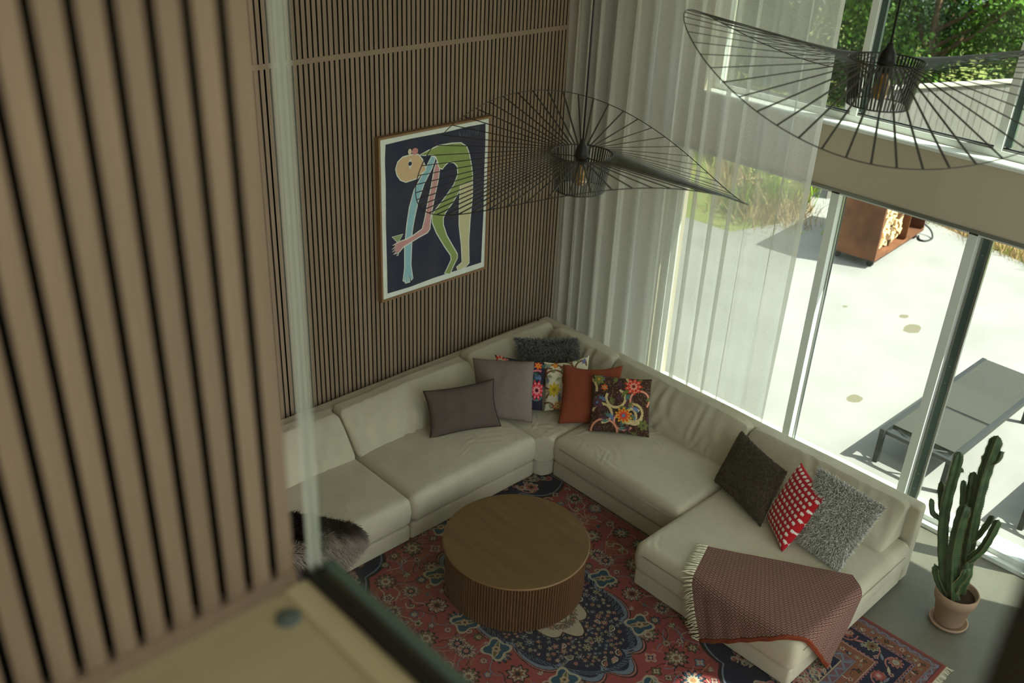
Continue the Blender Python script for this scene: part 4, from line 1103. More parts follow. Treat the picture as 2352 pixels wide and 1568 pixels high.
# ------------------------------------------------------------------ blanket over the end of the chaise
def blanket():
    XF, YE, ZT, r = -2.302, -3.838, 0.438, 0.055
    c = {'tl': (-1.964, -2.908), 'tr': (-1.468, -3.709), 'bl': (-2.70, -3.18), 'br': (-1.85, -4.27)}
    n, m_ = 110, 90
    s = np.linspace(0, 1, n + 1); t = np.linspace(0, 1, m_ + 1); Sg, Tg = np.meshgrid(s, t, indexing='ij')
    P = sum(w[..., None] * np.array(c[k]) for k, w in (('tl', (1 - Sg) * (1 - Tg)), ('tr', Sg * (1 - Tg)), ('bl', (1 - Sg) * Tg), ('br', Sg * Tg)))
    def fold(x, edge):
        o = (edge + r) - x                # distance past the start of the rounded edge
        ang = np.clip(o / r, 0, math.pi / 2)
        pos = np.where(o > 0, edge + r - r * np.sin(ang), x)
        drop = np.where(o > 0, r * (1 - np.cos(ang)) + np.maximum(o - r * math.pi / 2, 0), 0)
        return pos, drop
    X, dx = fold(P[..., 0], XF); Y, dy = fold(P[..., 1], YE)
    Zv = ZT - np.maximum(dx, dy) - 0.25 * np.minimum(dx, dy)
    # soft waves where it hangs
    wv = 0.010 * np.sin(9 * Sg * math.pi + 2 * Tg) * np.clip(dx / 0.2, 0, 1)
    X = X - np.abs(wv) - 0.012 * np.clip(dx / 0.25, 0, 1) ; Y = Y - 0.012 * np.clip(dy / 0.2, 0, 1) - 0.008 * np.sin(8 * Sg * math.pi) ** 2 * np.clip(dy / 0.2, 0, 1)
    Zv = Zv + 0.004 * vnoise(np.stack([P[..., 0].ravel(), P[..., 1].ravel(), 0 * P[..., 0].ravel()], 1), 51, 14, 2).reshape(X.shape)
    Zv = np.maximum(Zv, 0.016)
    G = np.stack([X, Y, Zv], -1)
    uv = np.stack([Sg.ravel() * 0.94, Tg.ravel() * 0.80], 1)
    m, nt, b = nmat('diamond woven wool'); L = nt.links
    u_ = nd(nt, 'UVMap'); sc = nd(nt, 'VectorMath', operation='SCALE'); sc.inputs['Scale'].default_value = 1 / 0.046
    L.new(u_.outputs[0], sc.inputs[0]); sx = nd(nt, 'SeparateXYZ'); L.new(sc.outputs[0], sx.inputs[0])
    def tri(sock):
        f = nd(nt, 'Math', operation='PINGPONG'); f.inputs[1].default_value = 0.5; L.new(sock, f.inputs[0]); return f.outputs[0]
    ad = nd(nt, 'Math', operation='ADD'); L.new(tri(sx.outputs[0]), ad.inputs[0]); L.new(tri(sx.outputs[1]), ad.inputs[1])
    ml = nd(nt, 'Math', operation='MULTIPLY'); ml.inputs[1].default_value = 3.0; L.new(ad.outputs[0], ml.inputs[0])
    pp_ = nd(nt, 'Math', operation='PINGPONG'); pp_.inputs[1].default_value = 0.5; L.new(ml.outputs[0], pp_.inputs[0])
    cr = nd(nt, 'ValToRGB'); e0, e1 = cr.color_ramp.elements
    e0.position = 0.20; e0.color = (*lin(92, 48, 42), 1); e1.position = 0.32; e1.color = (*lin(146, 120, 110), 1)
    L.new(pp_.outputs[0], cr.inputs[0])
    tc = nd(nt, 'TexCoord'); nz = nd(nt, 'TexNoise'); nz.inputs['Scale'].default_value = 420; L.new(tc.outputs['Object'], nz.inputs['Vector'])
    mr = nd(nt, 'MapRange'); mr.inputs[3].default_value = 0.75; mr.inputs[4].default_value = 1.25; L.new(nz.outputs[0], mr.inputs[0])
    vm = nd(nt, 'VectorMath', operation='SCALE'); L.new(cr.outputs[0], vm.inputs[0]); L.new(mr.outputs[0], vm.inputs['Scale'])
    L.new(vm.outputs[0], b.inputs['Base Color']); b.inputs['Roughness'].default_value = 0.95; b.inputs['Specular IOR Level'].default_value = 0.05
    bp = nd(nt, 'Bump'); bp.inputs['Strength'].default_value = 0.5; bp.inputs['Distance'].default_value = 0.003
    L.new(pp_.outputs[0], bp.inputs['Height']); L.new(bp.outputs[0], b.inputs['Normal'])
    t_ = thing('throw_blanket', 'folded rust-red diamond-woven wool blanket with cream fringe over the chaise end', 'blanket', (-1.9, -3.4, 0.42))
    F = gridface(n, m_)
    low = G.copy(); low[..., 2] -= 0.012 * (dx < 0.02) * (dy < 0.02); low[..., 0] += 0.006 * (dx > 0.02); low[..., 1] += 0.006 * (dy > 0.02)
    lb(add('top_layer', mesh_from('top_layer', G.reshape(-1, 3), F[:, ::-1].copy(), True, None, uv), m, t_))
    lb(add('lower_layer', mesh_from('lower_layer', low.reshape(-1, 3), F.copy(), True, None, uv), m, t_))
    hem = mat('rust wool edging', lin(128, 58, 38), 0.95, 0.05, var=0.2, vscale=90, bump=0.6, bscale=200)
    for k, off in ((0, 0.0), (1, -0.022)):
        e = [G[i, m_] + np.array([0.004 * k, 0.004 * k, off + 0.003 * math.sin(i * 0.5 + k)]) for i in range(0, n + 1, 2)]
        V, F2 = tubev(e, 0.009, 8); lb(one('hem', (V, F2), hem, t_, True))
    fr = MB(); r_ = random.Random(6)
    for k in range(58):
        q = int(k / 57 * m_); p = G[0, q]; d = G[0, q] - G[2, q]; d /= np.linalg.norm(d)
        hang = dx[0, q] > 0.04
        l = r_.uniform(0.055, 0.085); side = r_.uniform(-0.35, 0.35)
        tv = G[0, min(q + 2, m_)] - G[0, max(q - 2, 0)]; tv /= np.linalg.norm(tv) + 1e-9
        pts = []
        for a in (0, 0.33, 0.66, 1.0):
            z = p + d * l * a + tv * side * l * a * a
            if hang: z = z + np.array([-0.004 - 0.006 * a * r_.random(), 0, -0.35 * l * a * a])
            z[2] = max(z[2] + 0.002, 0.014)
            pts.append(tuple(z))
        fr.tube(pts, 0.0036, 5)
    f = lb(fr.make('fringe', mat('cream wool tassels', lin(226, 220, 190), 0.95, 0.05, var=0.1, vscale=60), t_, True)); f['label'] = 'cream twisted tassels'
blanket()

# ------------------------------------------------------------------ fur throw over the left seat front
def fur_throw():
    YF, ZT, r = -1.208, 0.432, 0.05
    poly = [(-3.90, -0.80), (-3.78, -0.98), (-3.69, -1.12), (-3.585, -1.25), (-3.560, -1.34), (-3.60, -1.40), (-3.80, -1.54), (-4.05, -1.60), (-4.30, -1.52), (-4.36, -1.20), (-4.25, -0.85), (-4.05, -0.75)]
    cen = np.mean(poly, axis=0); nr_, na = 16, len(poly) * 6
    ring = []
    for k in range(len(poly)):
        a, b = np.array(poly[k]), np.array(poly[(k + 1) % len(poly)])
        for q in range(6): ring.append(a + (b - a) * q / 6)
    ring = np.array(ring)
    V2 = [cen] + [cen + (p - cen) * (k / nr_) for k in range(1, nr_ + 1) for p in ring]
    V2 = np.array(V2)
    def lift(P):
        o = (YF + r) - P[:, 1]; ang = np.clip(o / r, 0, math.pi / 2)
        Y = np.where(o > 0, YF + r - r * np.sin(ang), P[:, 1]); drop = np.where(o > 0, r * (1 - np.cos(ang)) + np.maximum(o - r * math.pi / 2, 0), 0)
        nY = np.where(o > 0, -np.sin(ang), 0); nZ = np.where(o > 0, np.cos(ang), 1)
        return np.stack([P[:, 0], Y, ZT - drop], 1), np.stack([0 * nY, nY, nZ], 1)
    V, N = lift(V2)
    F = [(0, 1 + k, 1 + (k + 1) % na) for k in range(na)]
    for k in range(nr_ - 1):
        for q in range(na):
            a = 1 + k * na + q; b = 1 + k * na + (q + 1) % na
            F.append((a, a + na, b + na, b))
    t_ = thing('fur_throw', 'dark brown and grey fur throw hanging over the left seat front', 'throw', (-3.9, -1.1, 0.42))
    lb(one('hide', (V, F), mat('throw backing', lin(70, 58, 52), 0.95, 0.05, var=0.2, vscale=30), t_, True))
    r2_ = np.random.default_rng(77); cnt = 16000
    rad = np.sqrt(r2_.random(cnt)); k = r2_.integers(0, na, cnt)
    base = cen + (ring[k] + (ring[(k + 1) % na] - ring[k]) * r2_.random((cnt, 1)) - cen) * rad[:, None]
    P, NN = lift(base)
    d = NN * 0.5 + np.array([0.25, -0.35, -0.45]) + r2_.normal(size=(cnt, 3)) * 0.22
    d -= np.minimum((d * NN).sum(1, keepdims=True) - 0.15, 0) * NN
    d /= np.linalg.norm(d, axis=1, keepdims=True); L_ = 0.045 * r2_.uniform(0.6, 1.2, (cnt, 1))
    w = np.cross(d, r2_.normal(size=(cnt, 3))); w /= np.linalg.norm(w, axis=1, keepdims=True); w *= 0.0025
    tone = vnoise(np.stack([base[:, 0] * 1.0 + base[:, 1] * 0.4, base[:, 1] * 0.35, 0 * base[:, 0]], 1), 5, 22, 3)
    tone = np.clip(0.42 + 1.3 * tone, 0, 1)[:, None]
    cb = np.array(lin(40, 31, 28)) * (1 - tone) + np.array(lin(168, 156, 144)) * tone
    cb = cb * r2_.uniform(0.75, 1.25, (cnt, 1))
    VV = np.stack([P - w, P + w, P + d * L_ * 0.6 + w * .7, P + d * L_ * 0.6 - w * .7, P + d * L_ + np.array([0, 0, -0.004])], 1)
    CC = np.stack([cb * 0.8, cb * 0.8, cb, cb, cb * 1.2], 1)
    o = np.arange(cnt)[:, None] * 5; Q = np.concatenate([o + [0, 1, 2], o + [0, 2, 3], o + [3, 2, 4]]).astype(np.int64)
    f = lb(add('fur', mesh_from('fur', VV.reshape(-1, 3), Q, False, np.clip(CC.reshape(-1, 3), 0, 1)), M['vfur'], t_)); f['kind'] = 'stuff'
fur_throw()

# ------------------------------------------------------------------ pendant lamps
def amber():
    m, nt, b = nmat('amber bulb glass')
    b.inputs['Base Color'].default_value = (*lin(196, 150, 70), 1); b.inputs['Roughness'].default_value = 0.06
    b.inputs['Transmission Weight'].default_value = 0.35; b.inputs['Specular IOR Level'].default_value = 0.8; b.inputs['Metallic'].default_value = 0.25
    return m
M['bulb'] = amber()
def pendant(label, hub, zf, n=60):
    R_, r1, r0, h = 0.911, 0.165, 0.136, 0.195
    t = thing('pendant_lamp', label, 'lamp', hub, 'wide wire-brim pendant lamps')
    one('cord', tubev([(0, 0, 0.06), (0.001, 0, 0.8), (0, 0, 5.6 - hub[2])], 0.0055, 8), M['blackmetal'], t, True)
    V, F = lathe([(0.0, 0.075), (0.012, 0.075), (0.016, 0.055), (0.030, 0.035), (0.036, 0.01), (0.036, -0.008), (0.042, -0.010), (0.042, -0.018), (0.034, -0.020), (0.034, -0.05), (0.0, -0.05)], 24)
    one('socket', (V, F), M['blackmetal'], t, True)
    for k in range(3):
        a = k * 2.094 + 0.4
        one('bracket', tubev([(0.034 * math.cos(a), 0.034 * math.sin(a), -0.014), (r1 * math.cos(a), r1 * math.sin(a), -0.004)], 0.003, 6), M['blackmetal'], t)
    V, F = lathe([(0.0, -0.05), (0.020, -0.052), (0.024, -0.07), (0.036, -0.10), (0.040, -0.13), (0.036, -0.155), (0.022, -0.172), (0.0, -0.178)], 24)
    one('bulb', (V, F), M['bulb'], t, True)
    ringp = lambda r_, z: [(r_ * math.cos(2 * math.pi * k / 72), r_ * math.sin(2 * math.pi * k / 72), z) for k in range(72)]
    one('top_ring', loop_tube(ringp(r1, 0), 0.004), M['fibre'], t, True)
    one('bottom_ring', loop_tube(ringp(r0, -h), 0.0035), M['fibre'], t, True)
    wd, th = 0.0042, 0.0012
    V = [(r1 - th, -wd, 0), (r1 + th, -wd, 0), (r1 + th, wd, 0), (r1 - th, wd, 0), (r0 - th, -wd, -h), (r0 + th, -wd, -h), (r0 + th, wd, -h), (r0 - th, wd, -h)]
    sm = mesh_from('cage_slat', V, [(0, 1, 2, 3), (7, 6, 5, 4), (0, 4, 5, 1), (1, 5, 6, 2), (2, 6, 7, 3), (3, 7, 4, 0)]); sm.materials.append(M['fibre'])
    rim = []
    for k in range(n):
        a = 2 * math.pi * (k + 0.5) / n; z = zf(a); rr = math.sqrt(R_ * R_ - z * z); rim.append((rr * math.cos(a), rr * math.sin(a), z))
        p0 = (r1 * math.cos(a), r1 * math.sin(a), 0.0)
        q = Vector(rim[-1]); p_ = Vector(p0); tg = Vector((-math.sin(a), math.cos(a), 0)); up_ = (q - p_).normalized().cross(tg).normalized()
        rv = [p_ - tg * .0045 - up_ * .0012, p_ + tg * .0045 - up_ * .0012, p_ + tg * .0045 + up_ * .0012, p_ - tg * .0045 + up_ * .0012]
        rv += [v + (q - p_) for v in rv]
        one('rib', (rv, [(0, 3, 2, 1), (4, 5, 6, 7), (0, 1, 5, 4), (1, 2, 6, 5), (2, 3, 7, 6), (3, 0, 4, 7)]), M['fibre'], t)
        o = add('cage_slat', sm, None, t); o.rotation_euler = (0, 0, a)
    dense = []
    for k in range(180):
        a = 2 * math.pi * k / 180; z = zf(a); rr = math.sqrt(R_ * R_ - z * z); dense.append((rr * math.cos(a), rr * math.sin(a), z))
    one('rim', loop_tube(dense, 0.0026), M['fibre'], t, True)
D = math.radians
pendant('black wire-brim pendant lamp hanging lower, in front of the painting and curtain', (-2.83, -2.265, 3.154), lambda a: -0.062 + 0.179 * math.cos(2 * (a - 1.027)))
pendant('black wire-brim pendant lamp hanging higher, nearest the upper window and cut by the right edge', (-2.381, -3.609, 3.832), lambda a: -0.048 + 0.178 * math.cos(2 * (a - 2.139)))

# ------------------------------------------------------------------ cactus
STEMS = [(0.038,[[-0.871,-4.168,0.2],[-0.885,-4.109,0.28],[-0.906,-4.028,0.561],[-0.916,-3.986,0.763],[-0.922,-3.965,0.957],[-0.923,-3.959,1.152],[-0.925,-3.953,1.303]]),
(0.035,[[-0.914,-4.199,0.203],[-0.92,-4.177,0.28],[-0.934,-4.122,0.51],[-0.94,-4.096,0.705],[-0.942,-4.088,0.865],[-0.942,-4.09,0.974]]),
(0.037,[[-0.835,-4.186,0.2],[-0.835,-4.186,0.32],[-0.834,-4.189,0.428],[-0.842,-4.158,0.623],[-0.849,-4.131,0.872],[-0.853,-4.115,1.103],[-0.854,-4.112,1.268],[-0.853,-4.115,1.384],[-0.853,-4.116,1.477]]),
(0.03,[[-0.795,-4.182,0.2],[-0.804,-4.145,0.464],[-0.817,-4.095,0.751],[-0.823,-4.068,0.969],[-0.829,-4.046,1.156]]),
(0.021,[[-0.805,-4.1,0.658],[-0.815,-4.059,0.783],[-0.822,-4.032,0.913],[-0.83,-4.0,1.066]]),
(0.02,[[-0.89,-3.99,0.70],[-0.869,-3.97,0.75],[-0.878,-3.933,0.846],[-0.889,-3.89,1.025]]),
(0.017,[[-0.915,-3.985,0.775],[-0.928,-3.94,0.783],[-0.937,-3.905,0.807],[-0.944,-3.877,0.903]]),
(0.024,[[-0.86,-4.185,0.53],[-0.879,-4.215,0.596],[-0.871,-4.248,0.683],[-0.866,-4.267,0.802],[-0.863,-4.279,0.928]]),
(0.02,[[-0.839,-4.150,0.664],[-0.834,-4.189,0.722],[-0.828,-4.214,0.816],[-0.823,-4.233,0.913]]),
(0.028,[[-0.92,-4.178,0.30],[-0.929,-4.183,0.377],[-0.924,-4.203,0.444],[-0.922,-4.21,0.519]]),
(0.026,[[-0.92,-4.136,0.24],[-0.932,-4.086,0.31],[-0.943,-4.043,0.392],[-0.944,-4.038,0.434]]),
(0.018,[[-0.850,-4.125,1.27],[-0.842,-4.158,1.313],[-0.841,-4.16,1.38]]),
(0.012,[[-0.920,-3.965,1.155],[-0.911,-4.005,1.185]]),
(0.013,[[-0.853,-4.10,1.220],[-0.844,-4.067,1.302]])]
def catmull(P, per=6):
    P = [np.array(p) for p in P]; out = []
    for i in range(len(P) - 1):
        a, b, c, d = P[max(i - 1, 0)], P[i], P[i + 1], P[min(i + 2, len(P) - 1)]
        for k in range(per):
            t = k / per
            out.append(0.5 * (2 * b + (c - a) * t + (2 * a - 5 * b + 4 * c - d) * t * t + (3 * b - a - 3 * c + d) * t ** 3))
    out.append(P[-1]); return out
pc = (-0.868, -4.188)
cac = thing('potted_cactus', 'tall many-armed green cactus in a terracotta pot beside the sofa end', 'plant', (pc[0], pc[1], 0))
V, F = lathe([(0.0, 0.006), (0.10, 0.006), (0.122, 0.012), (0.128, 0.030), (0.124, 0.034), (0.116, 0.030), (0.108, 0.018), (0.0, 0.016)], 40); one('saucer', (V, F), M['terracotta'], cac, True)
V, F = lathe([(0.0, 0.019), (0.088, 0.019), (0.092, 0.024), (0.122, 0.205), (0.134, 0.208), (0.141, 0.275), (0.138, 0.281), (0.130, 0.281), (0.126, 0.270), (0.112, 0.215), (0.0, 0.215)], 48); one('pot', (V, F), M['terracotta'], cac, True)
V, F = lathe([(0.0, 0.246), (0.04, 0.248), (0.09, 0.243), (0.1195, 0.240)], 40); one('soil', (V, F), M['soil'], cac, True)
rs_ = random.Random(21)
for rad, P in STEMS:
    path = catmull(P, 6); NR = 4 if rad > 0.02 else 3
    NS = NR * 6; V = []; F = []; up = None; ribs = []
    tot = len(path); ph = rs_.uniform(0, 1.5)
    for i, p in enumerate(path):
        t = Vector(path[min(i + 1, tot - 1)] - path[max(i - 1, 0)]).normalized()
        up = t.orthogonal().normalized() if up is None else (up - t * up.dot(t)).normalized()
        b = t.cross(up); q = i / (tot - 1)
        sc = 1 - 0.92 * max(0, (q - 0.90) / 0.10) ** 2.5
        sc *= (0.55 + 0.45 * min(1, q / 0.12)) if rad < 0.03 else 1.0
        sc *= 1 + 0.06 * math.sin(i * 1.7 + ph)
        for k in range(NS):
            a = 2 * math.pi * k / NS + ph
            rr = rad * sc * (0.62 + 0.48 * abs(math.cos((a - ph) * NR / 2)) ** 1.6)
            V.append(Vector(p) + (up * math.cos(a) + b * math.sin(a)) * rr)
        if i and sc > 0.3:
            for k in range(NR):
                a = 2 * math.pi * k / NR + ph; d = up * math.cos(a) + b * math.sin(a)
                for w in range(2):
                    tt = Vector(path[i - 1]) * (0.5 * w) + Vector(p) * (1 - 0.5 * w)
                    ribs.append((tt + d * rad * sc * 1.07, d, t))
    for i in range(tot - 1):
        for k in range(NS):
            F.append((i * NS + k, i * NS + (k + 1) % NS, (i + 1) * NS + (k + 1) % NS, (i + 1) * NS + k))
    F.append(tuple((tot - 1) * NS + k for k in range(NS)))
    st = lb(one('stem', (V, F), M['cactus'], cac, True))
    sb = MB()
    for p, d, t in ribs:
        for s in (-1, 1):
            tip = p + d * 0.010 + t * s * 0.006; w = d.cross(t) * 0.0016
            sb.add([p - w, p + w, tip, p + t * 0.0018], [(0, 1, 2), (1, 3, 2), (3, 0, 2)])
    so = one('spines', (sb.v, sb.f), M['spine'], st); so.matrix_parent_inverse = Matrix.Identity(4); so['kind'] = 'stuff'

# ------------------------------------------------------------------ terrace and garden
TZ = -0.05
def poly_prism(P, z0, z1):
    n = len(P)
    V = [(p[0], p[1], z0) for p in P] + [(p[0], p[1], z1) for p in P]
    return V, [tuple(range(n - 1, -1, -1)), tuple(range(n, 2 * n))] + [(i, (i + 1) % n, n + (i + 1) % n, n + i) for i in range(n)]
struct(one('terrace', poly_prism([(0.301, -7.36), (-9, -7.36), (-9, -17), (1.5, -17), (3.4, -11.2), (6.885, -0.465), (7.55, 1.6), (5.05, 0.95), (4.2, 1.2), (3.9, 6.5), (0.301, 6.5)], -0.25, TZ), M['terrace']), 'sunlit pale concrete terrace outside the glass doors')
gv = []; gn = 46
gx = np.linspace(0.302, 30, gn); gy = np.linspace(-16, 26, gn)
GX, GY = np.meshgrid(gx, gy, indexing='ij')
GZ = -0.16 + 0.0 * GX
far = np.clip((GX - 7.6) / 10, 0, 1); GZ = GZ - 0.9 * far
bankm = np.clip((GY - 1.3) / 2.0, 0, 1) * np.clip((GX - 4.2) / 0.8, 0, 1) * np.clip((9.5 - GX) / 2, 0, 1); GZ = GZ + 0.45 * bankm
struct(add('ground', mesh_from('ground', np.stack([GX, GY, GZ], -1).reshape(-1, 3), gridface(gn - 1, gn - 1), True), M['grass']), 'grassy garden ground beyond the terrace')
# rough grass and dry plants along the terrace edge
def grass_patch(name, label, pts, count, hgt, spread, seed, cols_):
    r = np.random.default_rng(seed); pts = np.array(pts)
    seg = r.integers(0, len(pts) - 1, count); t = r.random((count, 1))
    base = pts[seg] + (pts[seg + 1] - pts[seg]) * t
    base = np.concatenate([base[:, :2] + r.normal(size=(count, 2)) * spread, base[:, 2:3]], 1)
    clump = vnoise(base, seed, 5, 2)
    h = hgt * r.uniform(0.4, 1.1, (count, 1)) * (1 + 0.4 * clump[:, None]); a = r.uniform(0, 6.28, count)
    w = np.stack([np.cos(a), np.sin(a), 0 * a], 1) * 0.008 * r.uniform(0.7, 1.6, (count, 1)); lean = r.normal(size=(count, 3)) * 0.35; lean[:, 2] = 0
    V = np.stack([base - w, base + w, base + lean * h + np.array([0, 0, 1]) * h], 1)
    k = (clump + r.normal(size=count) * 0.25 > 0.12)
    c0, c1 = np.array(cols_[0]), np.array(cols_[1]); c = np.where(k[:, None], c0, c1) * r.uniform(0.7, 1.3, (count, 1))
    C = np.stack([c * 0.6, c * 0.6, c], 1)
    o = np.arange(count)[:, None] * 3
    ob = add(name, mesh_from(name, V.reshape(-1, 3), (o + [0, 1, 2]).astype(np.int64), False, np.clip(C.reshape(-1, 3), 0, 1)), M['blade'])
    tag(ob, label, 'grass', kind='stuff')
GR, DRY = lin(136, 168, 60), lin(186, 160, 116)
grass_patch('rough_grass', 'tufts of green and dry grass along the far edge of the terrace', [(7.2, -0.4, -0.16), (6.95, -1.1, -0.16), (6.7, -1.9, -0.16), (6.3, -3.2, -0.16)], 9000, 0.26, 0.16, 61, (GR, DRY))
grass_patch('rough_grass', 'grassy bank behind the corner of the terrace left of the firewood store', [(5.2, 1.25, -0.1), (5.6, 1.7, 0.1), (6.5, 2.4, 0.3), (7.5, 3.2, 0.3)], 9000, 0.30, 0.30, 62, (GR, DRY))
struct(one('trim_3', poly_prism([(7.25, -0.75), (7.65, -0.2), (9.2, 2.6), (8.8, 2.9), (7.2, 0.2), (6.9, -0.3)], -0.16, 0.10), M['stone']), 'pale stone kerb beyond the terrace')

# corten firewood store, turned slightly
fs_o = Vector((4.56, -0.71, TZ)); fa = math.atan2(0.134, 1.61)
fs = thing('firewood_store', 'rust-brown corten steel firewood store on castors at the far side of the terrace', 'firewood store', tuple(fs_o), rz=fa)
FL, FD, FH, fb_ = 1.62, 0.60, 1.12, 0.11
MB().box(0, 0.012, 0, FD, fb_, FH).make('side_panel', M['corten'], fs)
MB().box(FL - 0.012, FL, 0, FD, fb_, FH).make('side_panel', M['corten'], fs)
MB().box(0.012, FL - 0.012, FD - 0.012, FD, fb_, FH).make('back_panel', M['corten'], fs)
MB().box(0.012, FL - 0.012, 0, FD - 0.012, fb_, fb_ + 0.014).make('bottom_panel', M['corten'], fs)
MB().box(-0.01, FL + 0.01, -0.01, FD + 0.01, FH, FH + 0.014).make('top_panel', M['corten'], fs)
MB().box(0, 0.05, -0.004, 0.0, fb_, FH).make('front_flange', M['corten'], fs)
MB().box(0.05, FL, -0.004, 0.0, fb_, fb_ + 0.05).make('front_lip', M['corten'], fs)
MB().box(1.02, 1.032, 0.01, FD - 0.014, fb_ + 0.016, FH - 0.002).make('divider', M['corten'], fs)
for (x, y) in ((0.10, 0.08), (FL - 0.10, 0.08), (0.10, FD - 0.08), (FL - 0.10, FD - 0.08)):
    w = MB(); w.tube([(x - 0.015, y, 0.045), (x + 0.015, y, 0.045)], 0.045, 16)
    o = w.make('castor', M['cable'], fs); 
    MB().box(x - 0.03, x + 0.03, y - 0.02, y + 0.02, 0.085, fb_).make('castor_plate', M['outmetal'], fs)
lr = random.Random(31)
ca_, sa_ = math.cos(fa), math.sin(fa)
def stw(x, y, z): return (fs_o.x + ca_ * x - sa_ * y, fs_o.y + sa_ * x + ca_ * y, fs_o.z + z)
log_meshes = []
for v in range(5):
    k = lr.choice([3, 4, 5]); r0_ = 0.055; P = []
    for q in range(k):
        a = 2 * math.pi * q / k + lr.uniform(-.3, .3); P.append((r0_ * lr.uniform(.7, 1.1) * math.cos(a), r0_ * lr.uniform(.7, 1.1) * math.sin(a)))
    n = len(P); L_ = 0.32
    V = [(p[0], 0, p[1]) for p in P] + [(p[0] * .93, L_, p[1] * .95) for p in P]
    me = mesh_from('firewood_log', V, [tuple(range(n - 1, -1, -1)), tuple(range(n, 2 * n))] + [(i, (i + 1) % n, n + (i + 1) % n, n + i) for i in range(n)])
    me.materials.append(M['log'] if v else M['bark']); log_meshes.append(me)
zrow = fb_ + 0.014 + 0.055
nlog = 0
ORD = ['first', 'second', 'third', 'fourth', 'fifth', 'sixth', 'seventh', 'eighth', 'ninth', 'tenth', 'eleventh']
ROWN = ['bottom', 'second', 'third', 'fourth', 'fifth', 'sixth', 'seventh', 'eighth', 'topmost']
for row in range(9):
    kx = 0
    x = 0.105 + (0.03 if row % 2 else 0)
    while x < 0.94:
        if not (row > 6 and x > 0.75):
            lm_ = lr.choice(log_meshes); o = bpy.data.objects.new('firewood_log', lm_); COL.objects.link(o)
            o.location = stw(x, 0.05 + lr.uniform(0, 0.06), zrow + row * 0.088 + lr.uniform(-.006, .006)); o.rotation_euler = (lr.uniform(-.12, .12), lr.uniform(-3, 3), fa + lr.uniform(-.05, .05))
            tag(o, ('bark-covered' if lm_ is log_meshes[0] else 'pale split') + ' log, %s from left in the %s row of the firewood store' % (ORD[kx], ROWN[row]), 'log', 'split logs stacked in the firewood store'); nlog += 1; kx += 1
        x += lr.uniform(0.088, 0.105)
# cable on the terrace beside the store
one('garden_cable', tubev(catmull([stw(1.62, 0.30, 0.22), stw(1.72, 0.20, 0.23), stw(1.80, -0.02, 0.10), stw(1.70, -0.12, 0.016), stw(1.52, -0.10, 0.014), stw(1.50, -0.02, 0.014), stw(1.64, 0.05, 0.014)], 8), 0.012, 8), M['cable'], None, True)
tag(bpy.data.objects['garden_cable'], 'black rubber cable looping out beside the firewood store', 'cable')

# sun loungers
def lounger(label, loc, rz):
    t = thing('sun_lounger', label, 'sun lounger', loc, 'sun loungers on the terrace', rz=rz)
    LN, WD, H_ = 2.02, 0.63, 0.335
    for y in (0.022, WD - 0.022):
        MB().box(0, LN, y - 0.022, y + 0.022, H_ - 0.05, H_).make('side_rail', M['outmetal'], t, bevel=0.004)
    for x in (0.05, 0.18, 0.80, 1.45, LN - 0.02):
        MB().box(x - 0.018, x + 0.018, 0.044, WD - 0.044, H_ - 0.05, H_ - 0.018).make('cross_bar', M['outmetal'], t)
    for x in (0.025, LN - 0.30):
        for y in (0.022, WD - 0.022):
            MB().box(x - 0.024, x + 0.024, y - 0.021, y + 0.021, 0.0, H_ - 0.05).make('leg', M['outmetal'], t, bevel=0.004)
    one('strut', tubev([(0.19, 0.05, H_ - 0.035), (0.04, WD * 0.45, H_ - 0.035)], 0.012, 6), M['outmetal'], t)
    one('strut', tubev([(0.19, WD - 0.05, H_ - 0.035), (0.04, WD * 0.55, H_ - 0.035)], 0.012, 6), M['outmetal'], t)
    MB().box(0.16, 0.795, 0.044, WD - 0.044, H_ - 0.012, H_ - 0.006).make('textile_seat', M['mesh'], t)
    MB().box(0.825, LN - 0.01, 0.044, WD - 0.044, H_ - 0.008, H_ - 0.002).make('textile_back', M['mesh'], t)
lounger('whole grey textile sun lounger on the terrace, above and left of the cactus', (0.600, -3.470, TZ), math.radians(-0.5))
lounger('grey textile sun lounger on the terrace, mostly hidden at the right edge behind the cactus', (0.62, -4.70, TZ), math.radians(-1.5))

# weathered board fence beyond the garden
fA, fB = np.array([6.55, 1.12]), np.array([13.2, -1.55]); fdir = (fB - fA) / np.linalg.norm(fB - fA); flen = np.linalg.norm(fB - fA); fang = math.atan2(fdir[1], fdir[0])
fe = thing('board_fence', 'weathered grey vertical board fence seen through the upper window', 'fence', (fA[0], fA[1], -0.6), rz=fang)
bme = mesh_from('board', boxv(0, 0.142, -0.011, 0.011, 0, 2.16), BOXF); bme.materials.append(M['fence'])
for k in range(int(flen / 0.150)):
    o = add('board', bme, None, fe, (k * 0.150, lr.uniform(-.003, .003), 0))
MB().box(0, flen, -0.05, 0.06, 2.16, 2.20).make('cap_rail', M['fencecap'], fe)
MB().box(0, flen, 0.012, 0.05, 0.4, 0.48).box(0, flen, 0.012, 0.05, 1.6, 1.68).make('back_rails', M['fence'], fe)
MB().box(4.1, 4.18, -0.06, -0.012, 1.02, 1.12).make('latch', M['cable'], fe)

